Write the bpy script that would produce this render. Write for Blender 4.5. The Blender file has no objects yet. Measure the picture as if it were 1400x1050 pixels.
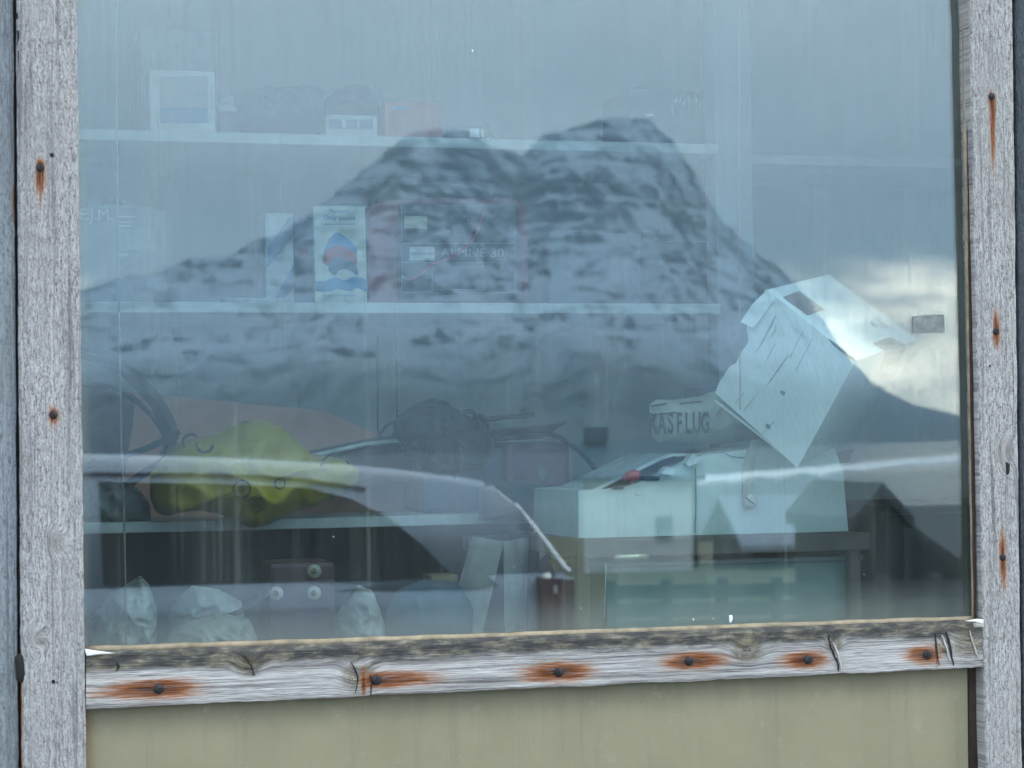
import bpy, bmesh, math, random
import numpy as np
from mathutils import Vector, Matrix, noise as mnoise
random.seed(7)
R = math.radians
scene = bpy.context.scene
COL = scene.collection

# ------------------------------------------------------------------ camera
FPX, W0, H0 = 3000.0, 1400.0, 1050.0
PSI, PIT, ROL = R(15.5), R(1.5), R(0.8)
cf = Vector((math.sin(PSI)*math.cos(PIT), math.cos(PSI)*math.cos(PIT), math.sin(PIT)))
r0 = Vector((math.cos(PSI), -math.sin(PSI), 0)); u0 = r0.cross(cf)
cr = r0*math.cos(ROL) - u0*math.sin(ROL)
cu = r0*math.sin(ROL) + u0*math.cos(ROL)
CAM = Vector((0, 0, 1.6)) - cf*3.0
cd = bpy.data.cameras.new('camera'); cam = bpy.data.objects.new('camera', cd); COL.objects.link(cam)
cam.matrix_world = Matrix(((cr.x, cu.x, -cf.x, CAM.x), (cr.y, cu.y, -cf.y, CAM.y), (cr.z, cu.z, -cf.z, CAM.z), (0, 0, 0, 1)))
cd.sensor_width = 36; cd.lens = FPX/W0*36; cd.clip_start = 0.05; cd.clip_end = 40000
cd.dof.use_dof = True; cd.dof.focus_distance = 3.12; cd.dof.aperture_fstop = 9.5
scene.camera = cam

# ------------------------------------------------------------------ world, sun, exposure
SUN_AZ, SUN_EL = R(62), R(38)          # azimuth measured from the window's outward normal (-Y) towards +X
sdir = Vector((math.sin(SUN_AZ)*math.cos(SUN_EL), -math.cos(SUN_AZ)*math.cos(SUN_EL), math.sin(SUN_EL)))
world = bpy.data.worlds.new('World'); scene.world = world; world.use_nodes = True
wn, wl = world.node_tree.nodes, world.node_tree.links
wn.clear()
def WN(t, **k):
    n = wn.new(t)
    for a, b in k.items(): setattr(n, a, b)
    return n
def wmath(op, a, b=None, clamp=False):
    n = WN('ShaderNodeMath', operation=op); n.use_clamp = clamp
    for i, v in enumerate((a, b)):
        if v is None: continue
        if isinstance(v, (int, float)): n.inputs[i].default_value = v
        else: wl.new(v, n.inputs[i])
    return n.outputs[0]
wo = WN('ShaderNodeOutputWorld')
sky = WN('ShaderNodeTexSky', sky_type='NISHITA'); sky.sun_disc = False
sky.sun_elevation = SUN_EL; sky.sun_rotation = math.pi - SUN_AZ
bg1 = WN('ShaderNodeBackground'); bg1.inputs['Strength'].default_value = 0.12
wl.new(sky.outputs[0], bg1.inputs['Color'])
tc = WN('ShaderNodeTexCoord'); sp = WN('ShaderNodeSeparateXYZ'); wl.new(tc.outputs['Generated'], sp.inputs[0])
el = wmath('MULTIPLY', wmath('ARCSINE', sp.outputs[2]), 57.2958)     # elevation in degrees
mp = WN('ShaderNodeMapping'); mp.inputs['Scale'].default_value = (1, 1, 2.6); wl.new(tc.outputs['Generated'], mp.inputs[0])
def wnoise(scale, detail, rough, loc):
    m = WN('ShaderNodeMapping'); m.inputs['Location'].default_value = loc; wl.new(mp.outputs[0], m.inputs[0])
    n = WN('ShaderNodeTexNoise'); n.inputs['Scale'].default_value = scale; n.inputs['Detail'].default_value = detail
    n.inputs['Roughness'].default_value = rough; wl.new(m.outputs[0], n.inputs['Vector']); return n.outputs[0]
n1 = wnoise(5.5, 4, 0.5, (3.1, 0.4, 1.7)); n2 = wnoise(14, 6, 0.55, (0.3, 2.2, 5.1))
# deck: brightens with elevation, mottled
ramp = WN('ShaderNodeValToRGB')
wl.new(wmath('DIVIDE', wmath('ADD', el, wmath('MULTIPLY', wmath('SUBTRACT', n1, 0.5), 14.0)), 30.0, True), ramp.inputs[0])
cr_ = ramp.color_ramp; cr_.elements[0].position = 0.0; cr_.elements[0].color = (0.40, 0.50, 0.59, 1)
e = cr_.elements.new(0.28); e.color = (0.61, 0.725, 0.83, 1)
cr_.elements[-1].position = 0.5; cr_.elements[-1].color = (0.76, 0.89, 1.0, 1)
bg2 = WN('ShaderNodeBackground'); bg2.inputs['Strength'].default_value = 3.7
wl.new(ramp.outputs[0], bg2.inputs['Color'])
# clear bright strip between the cloud base and the hills
gapf = wmath('SUBTRACT', el, wmath('MULTIPLY', wmath('SUBTRACT', n2, 0.5), 3.0))
mr = WN('ShaderNodeMapRange', interpolation_type='SMOOTHSTEP'); wl.new(gapf, mr.inputs[0])
mr.inputs[1].default_value = 3.1; mr.inputs[2].default_value = 4.7; mr.inputs[3].default_value = 0.95; mr.inputs[4].default_value = 0.0
gr = WN('ShaderNodeValToRGB'); wl.new(n2, gr.inputs[0])
gr.color_ramp.elements[0].position = 0.40; gr.color_ramp.elements[0].color = (0.34, 0.32, 0.27, 1)
gr.color_ramp.elements[1].position = 0.58; gr.color_ramp.elements[1].color = (1.0, 0.90, 0.71, 1)
bg3 = WN('ShaderNodeBackground'); bg3.inputs['Strength'].default_value = 14.0; wl.new(gr.outputs[0], bg3.inputs['Color'])
mx1 = WN('ShaderNodeMixShader'); mx1.inputs[0].default_value = 0.88
wl.new(bg1.outputs[0], mx1.inputs[1]); wl.new(bg2.outputs[0], mx1.inputs[2])
mx2 = WN('ShaderNodeMixShader'); wl.new(mr.outputs[0], mx2.inputs[0]); wl.new(mx1.outputs[0], mx2.inputs[1]); wl.new(bg3.outputs[0], mx2.inputs[2])
wl.new(mx2.outputs[0], wo.inputs[0])

ld = bpy.data.lights.new('sun', 'SUN'); ld.energy = 1.5; ld.angle = R(14); ld.color = (1.0, 0.95, 0.88)
sun = bpy.data.objects.new('sun', ld); COL.objects.link(sun)
sun.rotation_euler = (-sdir).to_track_quat('-Z', 'Y').to_euler(); sun.location = (2, -4, 6)
vs = scene.view_settings; vs.view_transform = 'Standard'; vs.look = 'None'; vs.gamma = 1.0; vs.exposure = 0.0
vs.use_curve_mapping = False
cy = scene.cycles; cy.use_denoising = True; cy.use_adaptive_sampling = True; cy.adaptive_threshold = 0.02; cy.max_bounces = 6; cy.diffuse_bounces = 3; cy.glossy_bounces = 3
cy.transparent_max_bounces = 12; cy.sample_clamp_indirect = 8.0; cy.caustics_reflective = False; cy.caustics_refractive = False
try: cy.denoiser = 'OPENIMAGEDENOISE'; cy.denoising_input_passes = 'RGB_ALBEDO_NORMAL'; cy.denoising_prefilter = 'ACCURATE'
except Exception: pass

# ------------------------------------------------------------------ measuring helpers
def P(px, py, Y):                     # point behind the pane (or on it) at depth Y that a picture position shows
    d = cf + cr*((px-700)/FPX) - cu*((py-525)/FPX)
    return CAM + d*((Y-CAM.y)/d.y)
def RF(px, py, D):                    # point outside, D metres in front of the pane, that a picture position mirrors
    p = P(px, py, D); return Vector((p.x, -p.y, p.z))
def K(px, py, dep):
    return CAM + (cf + cr*((px-700)/FPX) - cu*((py-525)/FPX))*dep

# ------------------------------------------------------------------ object helpers
def props(o, label=None, cat=None, group=None, kind=None):
    if label: o['label'] = label
    if cat: o['category'] = cat
    if group: o['group'] = group
    if kind: o['kind'] = kind
    return o
ROOTLOC = {}
def thing(name, label, cat, loc=(0, 0, 0), group=None):
    o = bpy.data.objects.new(name, None); COL.objects.link(o); o.location = loc; o.empty_display_size = 0.05
    ROOTLOC[o] = Vector(loc)
    return props(o, label, cat, group)
def mesh(name, v, f, mat, parent=None, smooth=False, uv=None):
    v = [Vector(q) for q in v]
    if parent is None:
        xs = [q.x for q in v]; ys = [q.y for q in v]; zs = [q.z for q in v]
        off = Vector(((min(xs)+max(xs))/2, (min(ys)+max(ys))/2, min(zs)))
    else: off = ROOTLOC[parent]
    me = bpy.data.meshes.new(name)
    me.from_pydata([tuple(q-off) for q in v], [], f)
    bm = bmesh.new(); bm.from_mesh(me); bmesh.ops.recalc_face_normals(bm, faces=bm.faces); bm.to_mesh(me); bm.free()
    me.materials.append(mat)
    if smooth: me.polygons.foreach_set('use_smooth', [True]*len(me.polygons))
    if uv is not None:
        l = me.uv_layers.new(name='uv'); vi = np.zeros(len(me.loops), dtype=np.int32); me.loops.foreach_get('vertex_index', vi)
        l.data.foreach_set('uv', np.asarray(uv, dtype=np.float32)[vi].ravel())
    o = bpy.data.objects.new(name, me); COL.objects.link(o)
    if parent is None: o.location = off; ROOTLOC[o] = off
    else:
        o.parent = parent; ROOTLOC[o] = off
    return o
class MB:
    def __init__(s): s.v = []; s.f = []
    def add(s, v, f):
        n = len(s.v); s.v += [Vector(q) for q in v]; s.f += [[i+n for i in q] for q in f]; return s
    def box(s, x0, x1, y0, y1, z0, z1, bev=0.0, M=None):
        bm = bmesh.new(); bmesh.ops.create_cube(bm, size=1)
        for q in bm.verts: q.co = Vector(((x0+x1)/2+q.co.x*(x1-x0), (y0+y1)/2+q.co.y*(y1-y0), (z0+z1)/2+q.co.z*(z1-z0)))
        if bev: bmesh.ops.bevel(bm, geom=list(bm.edges), offset=bev, segments=2, affect='EDGES', profile=0.5)
        bm.verts.index_update()
        s.add([(M @ q.co) if M else q.co for q in bm.verts], [[q.index for q in f.verts] for f in bm.faces]); bm.free(); return s
    def hexa(s, a, b):                # two quads of four corners each
        return s.add(list(a)+list(b), [[0, 1, 2, 3], [7, 6, 5, 4], [0, 4, 5, 1], [1, 5, 6, 2], [2, 6, 7, 3], [3, 7, 4, 0]])
    def prism(s, pts, off):           # polygon of 3-D points, extruded by off
        n = len(pts); off = Vector(off); pts = [Vector(p) for p in pts]
        return s.add(pts+[p+off for p in pts], [list(range(n)), list(range(2*n-1, n-1, -1))]+[[i, (i+1) % n, n+(i+1) % n, n+i] for i in range(n)])
    def tube(s, pts, r, n=8, closed=False):
        pts = [Vector(p) for p in pts]; m = len(pts); rs = r if isinstance(r, (list, tuple)) else [r]*m
        up = Vector((0.13, 0.2, 0.97)); vv = []; ff = []
        for i, p in enumerate(pts):
            t = (pts[(i+1) % m] if (closed or i < m-1) else p)-(pts[i-1] if (closed or i > 0) else p)
            t.normalize(); a = t.cross(up)
            if a.length < 1e-3: a = t.cross(Vector((1, 0, 0)))
            a.normalize(); b = t.cross(a)
            vv += [p+(a*math.cos(2*math.pi*k/n)+b*math.sin(2*math.pi*k/n))*rs[i] for k in range(n)]
        for i in range(m if closed else m-1):
            j = (i+1) % m
            ff += [[i*n+k, i*n+(k+1) % n, j*n+(k+1) % n, j*n+k] for k in range(n)]
        if not closed: ff += [list(range(n-1, -1, -1)), list(range((m-1)*n, m*n))]
        return s.add(vv, ff)
    def lathe(s, c, axis, prof, n=20):   # profile of (radius, distance along axis)
        c = Vector(c); ax = Vector(axis).normalized(); a = ax.cross(Vector((0, 0, 1)))
        if a.length < 1e-3: a = ax.cross(Vector((1, 0, 0)))
        a.normalize(); b = ax.cross(a); vv = []; ff = []
        for r, h in prof: vv += [c+ax*h+(a*math.cos(2*math.pi*k/n)+b*math.sin(2*math.pi*k/n))*r for k in range(n)]
        for i in range(len(prof)-1): ff += [[i*n+k, i*n+(k+1) % n, (i+1)*n+(k+1) % n, (i+1)*n+k] for k in range(n)]
        ff += [list(range(n)), list(range((len(prof)-1)*n, len(prof)*n))]
        return s.add(vv, ff)
    def build(s, name, mat, parent=None, smooth=False): return mesh(name, s.v, s.f, mat, parent, smooth)
def cat(pts, k=6):                    # Catmull-Rom
    pts = [Vector(p) for p in pts]; q = [pts[0]]+pts+[pts[-1]]; out = []
    for i in range(1, len(q)-2):
        for j in range(k):
            t = j/k; a, b, c, d = q[i-1], q[i], q[i+1], q[i+2]
            out.append(0.5*((2*b)+(c-a)*t+(2*a-5*b+4*c-d)*t*t+(3*b-a-3*c+d)*t**3))
    return out+[pts[-1]]
def pxs(pts, Y): return [P(a, b, Y) for a, b in pts]
def ppath(pts, Y): return cat([P(q[0], q[1], q[2] if len(q) > 2 else Y) for q in pts])
def bxp(mb, x0, x1, y0, y1, Y, dep, bev=0.003, zbot=None):    # box whose front fills that stretch of the view
    xm, ym = (x0+x1)/2, (y0+y1)/2
    X0, X1 = P(x0, ym, Y).x, P(x1, ym, Y).x; Z1, Z0 = P(xm, y0, Y).z, P(xm, y1, Y).z
    if zbot is not None: Z0 = zbot
    mb.box(X0, X1, Y, Y+dep, Z0, Z1, bev); return X0, X1, Z0, Z1
def pillow(pts, Y, thick, back=None, amp=0.35, freq=22, seed=0, rings=16, N=112, zmin=None, jit=0.0):
    """a soft closed body with that outline, swelling towards the pane and away from it"""
    o = pxs(pts, Y); c = sum(o, Vector())/len(o)
    per = [0]
    for i in range(len(o)): per.append(per[-1]+(o[(i+1) % len(o)]-o[i]).length)
    ring = []
    for k in range(N):
        t = per[-1]*k/N; i = max(j for j in range(len(o)) if per[j] <= t)
        ring.append(o[i].lerp(o[(i+1) % len(o)], (t-per[i])/max(1e-9, per[i+1]-per[i])))
    back = thick if back is None else back; V = []; F = []
    for side, th in ((-1, thick), (1, back)):
        base = len(V); V.append(None)
        for r in range(1, rings+1):
            s_ = r/rings
            for k in range(N):
                q = c.lerp(ring[k], s_)
                w = max(0, 1-s_**2.6)**0.6
                sd = Vector((seed*3.1, side*2.0, seed*1.7))
                nn = 1-2*abs(mnoise.noise(q*freq+sd))+0.45*(1-2*abs(mnoise.noise(q*freq*2.3+sd)))
                V.append(q+Vector((0, side*th*w*(1+amp*nn), 0)))
        V[base] = sum(V[base+1:base+1+N], Vector())/N
        F += [[base, base+1+k, base+1+(k+1) % N] for k in range(N)]
        for r in range(rings-1):
            a = base+1+r*N; b = a+N
            F += [[a+k, b+k, b+(k+1) % N, a+(k+1) % N] for k in range(N)]
        if side == 1:
            a = 1+(rings-1)*N; b = base+1+(rings-1)*N
            F += [[a+k, a+(k+1) % N, b+(k+1) % N, b+k] for k in range(N)]
    if jit:
        rr = random.Random(seed)
        for i, q in enumerate(V): V[i] = q+Vector((rr.uniform(-1, 1), rr.uniform(-1, 1)*1.6, rr.uniform(-1, 1)))*jit
    if zmin is not None:
        for q in V: q.z = max(q.z, zmin)
    return V, F
def text(name, s, size, mat, parent, M, ext=0.0003, squeeze=1.0, bold=0.0):
    cu_ = bpy.data.curves.new('txt', 'FONT'); cu_.body = s; cu_.size = size; cu_.extrude = ext; cu_.align_x = 'CENTER'; cu_.align_y = 'CENTER'
    cu_.offset = bold; cu_.resolution_u = 3
    to = bpy.data.objects.new('txt', cu_); COL.objects.link(to); dg = bpy.context.evaluated_depsgraph_get()
    me = bpy.data.meshes.new_from_object(to.evaluated_get(dg))
    v = [M @ Vector((q.co.x*squeeze, q.co.y, q.co.z)) for q in me.vertices]; f = [list(p.vertices) for p in me.polygons]
    COL.objects.unlink(to); bpy.data.objects.remove(to); bpy.data.curves.remove(cu_); bpy.data.meshes.remove(me)
    return mesh(name, v, f, mat, parent)
def facing(p, tilt=0.0):              # frame that lays lettering flat against a front at p
    return Matrix.Translation(p) @ Matrix.Rotation(tilt, 4, 'Y') @ Matrix(((1, 0, 0, 0), (0, 0, -1, 0), (0, 1, 0, 0), (0, 0, 0, 1)))

# ------------------------------------------------------------------ materials
class NT:
    def __init__(s, name):
        s.m = bpy.data.materials.new(name); s.m.use_nodes = True; s.n = s.m.node_tree.nodes; s.l = s.m.node_tree.links
        s.b = s.n['Principled BSDF']; s.out = s.n['Material Output']
    def N(s, t, **k):
        n = s.n.new(t)
        for a, b in k.items(): setattr(n, a, b)
        return n
    def put(s, sock, v):
        if isinstance(v, (int, float)): sock.default_value = v
        elif isinstance(v, (tuple, list)): sock.default_value = v
        else: s.l.new(v, sock)
    def ma(s, op, a, b=None, c=None, clamp=False):
        n = s.N('ShaderNodeMath', operation=op); n.use_clamp = clamp
        for i, v in enumerate((a, b, c)):
            if v is not None: s.put(n.inputs[i], v)
        return n.outputs[0]
    def pos(s): return s.N('ShaderNodeNewGeometry').outputs['Position']
    def obj(s): return s.N('ShaderNodeTexCoord').outputs['Object']
    def uv(s): return s.N('ShaderNodeUVMap', uv_map='uv').outputs[0]
    def map(s, v, scale=(1, 1, 1), loc=(0, 0, 0), rot=(0, 0, 0)):
        n = s.N('ShaderNodeMapping'); n.inputs['Scale'].default_value = scale; n.inputs['Location'].default_value = loc; n.inputs['Rotation'].default_value = rot
        s.l.new(v, n.inputs[0]); return n.outputs[0]
    def noise(s, v, scale=1, detail=4, rough=0.55, dist=0.0):
        n = s.N('ShaderNodeTexNoise'); n.inputs['Scale'].default_value = scale; n.inputs['Detail'].default_value = detail
        n.inputs['Roughness'].default_value = rough; n.inputs['Distortion'].default_value = dist; s.l.new(v, n.inputs['Vector']); return n.outputs[0]
    def ramp(s, v, *st):
        n = s.N('ShaderNodeValToRGB'); s.l.new(v, n.inputs[0]); e = n.color_ramp.elements
        while len(e) < len(st): e.new(0.5)
        for q, (p, c) in zip(e, st): q.position = p; q.color = (*c, 1) if len(c) == 3 else c
        return n.outputs[0]
    def rng(s, v, a, b, c=0.0, d=1.0, smooth=True):
        n = s.N('ShaderNodeMapRange', interpolation_type='SMOOTHSTEP' if smooth else 'LINEAR'); s.l.new(v, n.inputs[0])
        for i, q in enumerate((a, b, c, d)): n.inputs[i+1].default_value = q
        return n.outputs[0]
    def mix(s, f, a, b, mode='MIX'):
        n = s.N('ShaderNodeMix', data_type='RGBA', blend_type=mode)
        s.put(n.inputs[0], f)
        for i, v in ((6, a), (7, b)): s.put(n.inputs[i], (*v, 1) if isinstance(v, tuple) and len(v) == 3 else v)
        return n.outputs[2]
    def bump(s, h, strength=0.3, dist=0.002, prev=None):
        n = s.N('ShaderNodeBump'); n.inputs['Strength'].default_value = strength; n.inputs['Distance'].default_value = dist
        s.l.new(h, n.inputs['Height'])
        if prev is not None: s.l.new(prev, n.inputs['Normal'])
        return n.outputs[0]
    def col(s, v): s.put(s.b.inputs['Base Color'], (*v, 1) if isinstance(v, tuple) and len(v) == 3 else v); return s
    def rgh(s, v): s.put(s.b.inputs['Roughness'], v); return s
    def nor(s, v): s.l.new(v, s.b.inputs['Normal']); return s
def plain(name, c, rough=0.6, var=0.16, scale=30, bump=0.08, metal=0.0, spec=0.5, bscale=140, coat=0.0):
    t = NT(name); n = t.noise(t.obj(), scale, 5, 0.6)
    d = tuple(max(0, q*(1-var*2)) for q in c); b = tuple(min(1, q*(1+var)) for q in c)
    t.col(t.ramp(n, (0.3, d), (0.7, b))).rgh(t.rng(n, 0.2, 0.8, rough-0.08, rough+0.08))
    t.b.inputs['Metallic'].default_value = metal; t.b.inputs['Specular IOR Level'].default_value = spec; t.b.inputs['Coat Weight'].default_value = coat
    if bump: t.nor(t.bump(t.noise(t.obj(), bscale, 3), bump, 0.002))
    return t.m
def weathered(name, light, dark, stains=(), rail=False, seed=0.0, knots=(), fuzz=1.0):
    """grey weathered softwood; uv.x runs along the grain in metres, uv.y across the face in metres"""
    t = NT(name); uv = t.uv(); xyz = t.N('ShaderNodeSeparateXYZ'); t.l.new(uv, xyz.inputs[0]); u, v = xyz.outputs[0], xyz.outputs[1]
    # knots bend the grain
    warp = None
    for ku, kv, kr in knots:
        dd = t.ma('SQRT', t.ma('ADD', t.ma('POWER', t.ma('SUBTRACT', u, ku), 2.0), t.ma('POWER', t.ma('MULTIPLY', t.ma('SUBTRACT', v, kv), 1.3), 2.0)))
        m = t.rng(dd, 0.0, kr*3, 1.0, 0.0)
        warp = m if warp is None else t.ma('MAXIMUM', warp, m)
    vv = v if warp is None else t.ma('ADD', v, t.ma('MULTIPLY', warp, 0.012))
    cb = t.N('ShaderNodeCombineXYZ'); t.l.new(u, cb.inputs[0]); t.l.new(vv, cb.inputs[1]); cb.inputs[2].default_value = seed; g = cb.outputs[0]
    ring = t.noise(t.map(g, (3.0, 130, 1)), 1.0, 5, 0.65, 0.3)           # growth lines
    fine = t.noise(t.map(g, (22, 620, 1)), 1.0, 3, 0.6)                   # fine checks
    fib = t.ma('ADD', t.ma('MULTIPLY', t.noise(t.map(g, (75, 290, 1)), 1.0, 4, 0.75, 0.5), 0.65), t.ma('MULTIPLY', t.noise(t.map(g, (260, 420, 1)), 1.0, 2, 0.6), 0.35))              # sawn fibre
    blot = t.noise(t.map(g, (7, 18, 1)), 1.0, 4, 0.6)
    if rail:
        c = t.ramp(ring, (0.34, tuple(q*0.6 for q in dark)), (0.45, tuple(0.5*a+0.5*b for a, b in zip(dark, light))), (0.58, light))
        c = t.mix(t.rng(fine, 0.30, 0.46, 0.75, 0.0), c, tuple(q*0.35 for q in dark))
    else:
        c = t.ramp(fib, (0.38, dark), (0.48, tuple(0.45*a+0.55*b for a, b in zip(dark, light))), (0.585, light))
        c = t.mix(t.rng(ring, 0.30, 0.52, 0.75, 0.0), c, tuple(q*0.75 for q in dark))
        c = t.mix(t.rng(t.noise(t.map(g, (1.6, 210, 1)), 1.0, 3, 0.6), 0.62, 0.70, 0.0, 0.5), c, tuple(min(1, q*1.2) for q in light))
    c = t.mix(t.rng(blot, 0.35, 0.7, 0.0, 0.45), c, tuple(0.62*q for q in light))
    if rail:      # algae and damp along the upper part, with ragged limit; greenish marks round the knots
        lim = t.ma('ADD', v, t.ma('MULTIPLY', t.ma('SUBTRACT', t.noise(t.map(g, (9, 60, 1)), 1.0, 5, 0.7), 0.5), 0.035))
        band = t.rng(lim, 0.040, 0.054, 0.0, 0.95)
        pat = t.noise(t.map(g, (26, 90, 1)), 1.0, 5, 0.7)
        c = t.mix(band, c, t.ramp(pat, (0.32, (0.018, 0.018, 0.022)), (0.48, (0.055, 0.052, 0.05)), (0.58, (0.14, 0.125, 0.09)), (0.72, (0.30, 0.27, 0.22))))
        if warp is not None:
            c = t.mix(t.ma('MULTIPLY', t.rng(warp, 0.15, 0.75), t.rng(fib, 0.35, 0.6, 0.25, 0.95)), c, t.ramp(pat, (0.35, (0.05, 0.04, 0.025)), (0.65, (0.20, 0.17, 0.11))))
    elif warp is not None:
        c = t.mix(t.ma('MULTIPLY', t.rng(warp, 0.35, 0.8), t.rng(ring, 0.3, 0.6, 0.2, 0.9)), c, t.ramp(ring, (0.35, (0.10, 0.09, 0.09)), (0.6, (0.36, 0.33, 0.31))))
    rust = None
    for su, sv, lm, lp, hm, hp in stains:
        du = t.ma('SUBTRACT', u, su); dv = t.ma('SUBTRACT', v, sv)
        a = t.ma('MAXIMUM', t.ma('DIVIDE', du, lp), t.ma('DIVIDE', du, -lm)); b = t.ma('MAXIMUM', t.ma('DIVIDE', dv, hp), t.ma('DIVIDE', dv, -hm))
        d = t.ma('SQRT', t.ma('ADD', t.ma('POWER', a, 2.0), t.ma('POWER', b, 2.0)))
        d = t.ma('ADD', d, t.ma('MULTIPLY', t.ma('SUBTRACT', t.noise(t.map(g, (18, 420, 1)), 1.0, 4, 0.7), 0.5), 1.5))
        m = t.rng(d, 0.0, 1.25, 1.0, 0.0)
        rust = m if rust is None else t.ma('MAXIMUM', rust, m)
    if rust is not None:
        c = t.mix(t.ma('MULTIPLY', t.rng(rust, 0.0, 0.7), t.rng(fine, 0.3, 0.6, 0.7, 1.0)), c, t.ramp(rust, (0.0, (0.36, 0.20, 0.08)), (0.2, (0.36, 0.125, 0.016)), (0.6, (0.22, 0.058, 0.006)), (1.0, (0.06, 0.018, 0.006))))
    t.col(c).rgh(0.85); t.b.inputs['Specular IOR Level'].default_value = 0.25
    h = t.ma('ADD', t.ma('MULTIPLY', ring, 0.5 if not rail else 1.0), t.ma('ADD', t.ma('MULTIPLY', fib, fuzz if not rail else 0.25), t.ma('MULTIPLY', fine, 0.5)))
    t.nor(t.bump(h, 1.0, 0.004)); return t.m
def member(name, a, b, c, d, depth, mat, parent, grain='v', nu=260, nv=24, chamfer=(0.004, 0.004), relief=0.0008, seed=0, wob=0.0012):
    """board between four front corners (top-left, top-right, bottom-right, bottom-left); uv in metres along / across the grain"""
    a, b, c, d = map(Vector, (a, b, c, d)); V = []; UV = []; F = []
    if grain == 'v': o0, o1, e0, e1 = a, d, b, c     # u from top to bottom, v from left to right
    else: o0, o1, e0, e1 = d, c, a, b                # u from left to right, v from bottom to top
    Lu = (o1-o0).length; Lv = (e0-o0).length
    prof = [(0.0, depth), (0.0, chamfer[0]), (0.25*chamfer[0]/Lv, chamfer[0]*0.3), (chamfer[0]/Lv, 0.0)]
    prof += [(chamfer[0]/Lv+(1-(chamfer[0]+chamfer[1])/Lv)*k/nv, 0.0) for k in range(1, nv)]
    prof += [(1-chamfer[1]/Lv, 0.0), (1-0.25*chamfer[1]/Lv, chamfer[1]*0.3), (1.0, chamfer[1]), (1.0, depth)]
    m = len(prof)
    for i in range(nu+1):
        s_ = i/nu
        for k, (w, dy) in enumerate(prof):
            q = o0.lerp(o1, s_).lerp(e0.lerp(e1, s_), w)
            g = Vector((s_*Lu*6, w*Lv*50, seed)) ; n = mnoise.noise(g)*relief
            n += mnoise.noise(Vector((s_*Lu*60, w*Lv*190, seed+5)))*relief*0.6
            edge = mnoise.noise(Vector((s_*Lu*14, seed*3+(0 if w < 0.5 else 9), 0)))*wob+mnoise.noise(Vector((s_*Lu*70, seed*3+(0 if w < 0.5 else 9), 4)))*wob*0.5 if (w < 0.1 or w > 0.9) else 0
            dirv = (e0-o0).normalized()
            V.append(q+Vector((0, dy-n*(1 if dy == 0 else 0), 0))+dirv*edge); UV.append((s_*Lu, w*(e0.lerp(e1, s_)-o0.lerp(o1, s_)).length))
    for i in range(nu): F += [[i*m+k, (i+1)*m+k, (i+1)*m+k+1, i*m+k+1] for k in range(m-1)]
    F += [list(range(m)), list(range(nu*m, (nu+1)*m))[::-1]]
    F += [[i*m, i*m+m-1, (i+1)*m+m-1, (i+1)*m] for i in range(nu)]
    return mesh(name, V, F, mat, parent, smooth=False, uv=UV)

# ================================================================== SETTING OUTSIDE (seen mirrored in the pane)
def vnoise(x, y, seed=0):             # value noise on arrays
    xi = np.floor(x).astype(np.int64); yi = np.floor(y).astype(np.int64); fx = x-xi; fy = y-yi
    fx = fx*fx*(3-2*fx); fy = fy*fy*(3-2*fy)
    def h(a, b):
        n = (a*374761393+b*668265263+seed*974634777) & 0xffffffff
        n = ((n ^ (n >> 13))*1274126177) & 0xffffffff
        return ((n ^ (n >> 16)) & 0xffff)/65535.0
    return (h(xi, yi)*(1-fx)+h(xi+1, yi)*fx)*(1-fy)+(h(xi, yi+1)*(1-fx)+h(xi+1, yi+1)*fx)*fy
def fbm(x, y, o=5, seed=0, ridged=False):
    s_ = 0; a = 0.5; t_ = 0
    for k in range(o):
        n = vnoise(x*2**k, y*2**k, seed+k)
        if ridged: n = 1-abs(2*n-1)
        s_ = s_+a*n; t_ += a; a *= 0.5
    return s_/t_
def grid(name, X, Y, Z, mat, smooth=True):
    nx, ny = X.shape; V = np.stack([X, Y, Z], -1).reshape(-1, 3)
    i, j = np.meshgrid(np.arange(nx-1), np.arange(ny-1), indexing='ij'); a = (i*ny+j).ravel()
    F = np.stack([a, a+ny, a+ny+1, a+1], 1)
    me = bpy.data.meshes.new(name); me.from_pydata(V.tolist(), [], F.tolist()); me.materials.append(mat)
    if smooth: me.polygons.foreach_set('use_smooth', [True]*len(F))
    o = bpy.data.objects.new(name, me); COL.objects.link(o); return o
def gz(d):                            # ground level at d metres in front of the building
    return np.interp(d, [-9e3, 9, 22, 60, 150, 250, 330], [0, 0, -1.1, -2.3, -7, -9.6, -14])
# ground: gravel yard, then rough grass down to the shore
t = NT('gravel_and_grass'); p = t.pos(); sx = t.N('ShaderNodeSeparateXYZ'); t.l.new(p, sx.inputs[0])
gcol = t.ramp(t.noise(p, 60, 4, 0.7), (0.3, (0.13, 0.127, 0.12)), (0.6, (0.32, 0.31, 0.29)))
grass = t.ramp(t.noise(p, 0.7, 6, 0.7), (0.3, (0.06, 0.065, 0.03)), (0.7, (0.17, 0.15, 0.085)))
t.col(t.mix(t.rng(t.ma('ADD', sx.outputs[1], t.ma('MULTIPLY', t.noise(p, 0.4, 4), 6)), -9, -6, 1, 0), gcol, grass)).rgh(0.95)
t.nor(t.bump(t.noise(p, 45, 5, 0.7), 0.6, 0.02)); M_ground = t.m
gx = np.concatenate([np.linspace(-9000, -300, 24), np.linspace(-280, 280, 113), np.linspace(300, 9000, 24)])
gy = np.concatenate([np.linspace(9000, 40, 16), np.linspace(30, -330, 121)])
GX, GY = np.meshgrid(gx, gy, indexing='ij'); GZ = gz(-GY)+np.where(GY < -9, (fbm(GX*0.08, GY*0.08, 4, 3)-0.5)*np.clip((-GY-9)/30, 0, 1)*1.2, 0)
props(grid('ground', GX, GY, GZ, M_ground), kind='structure')
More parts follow.
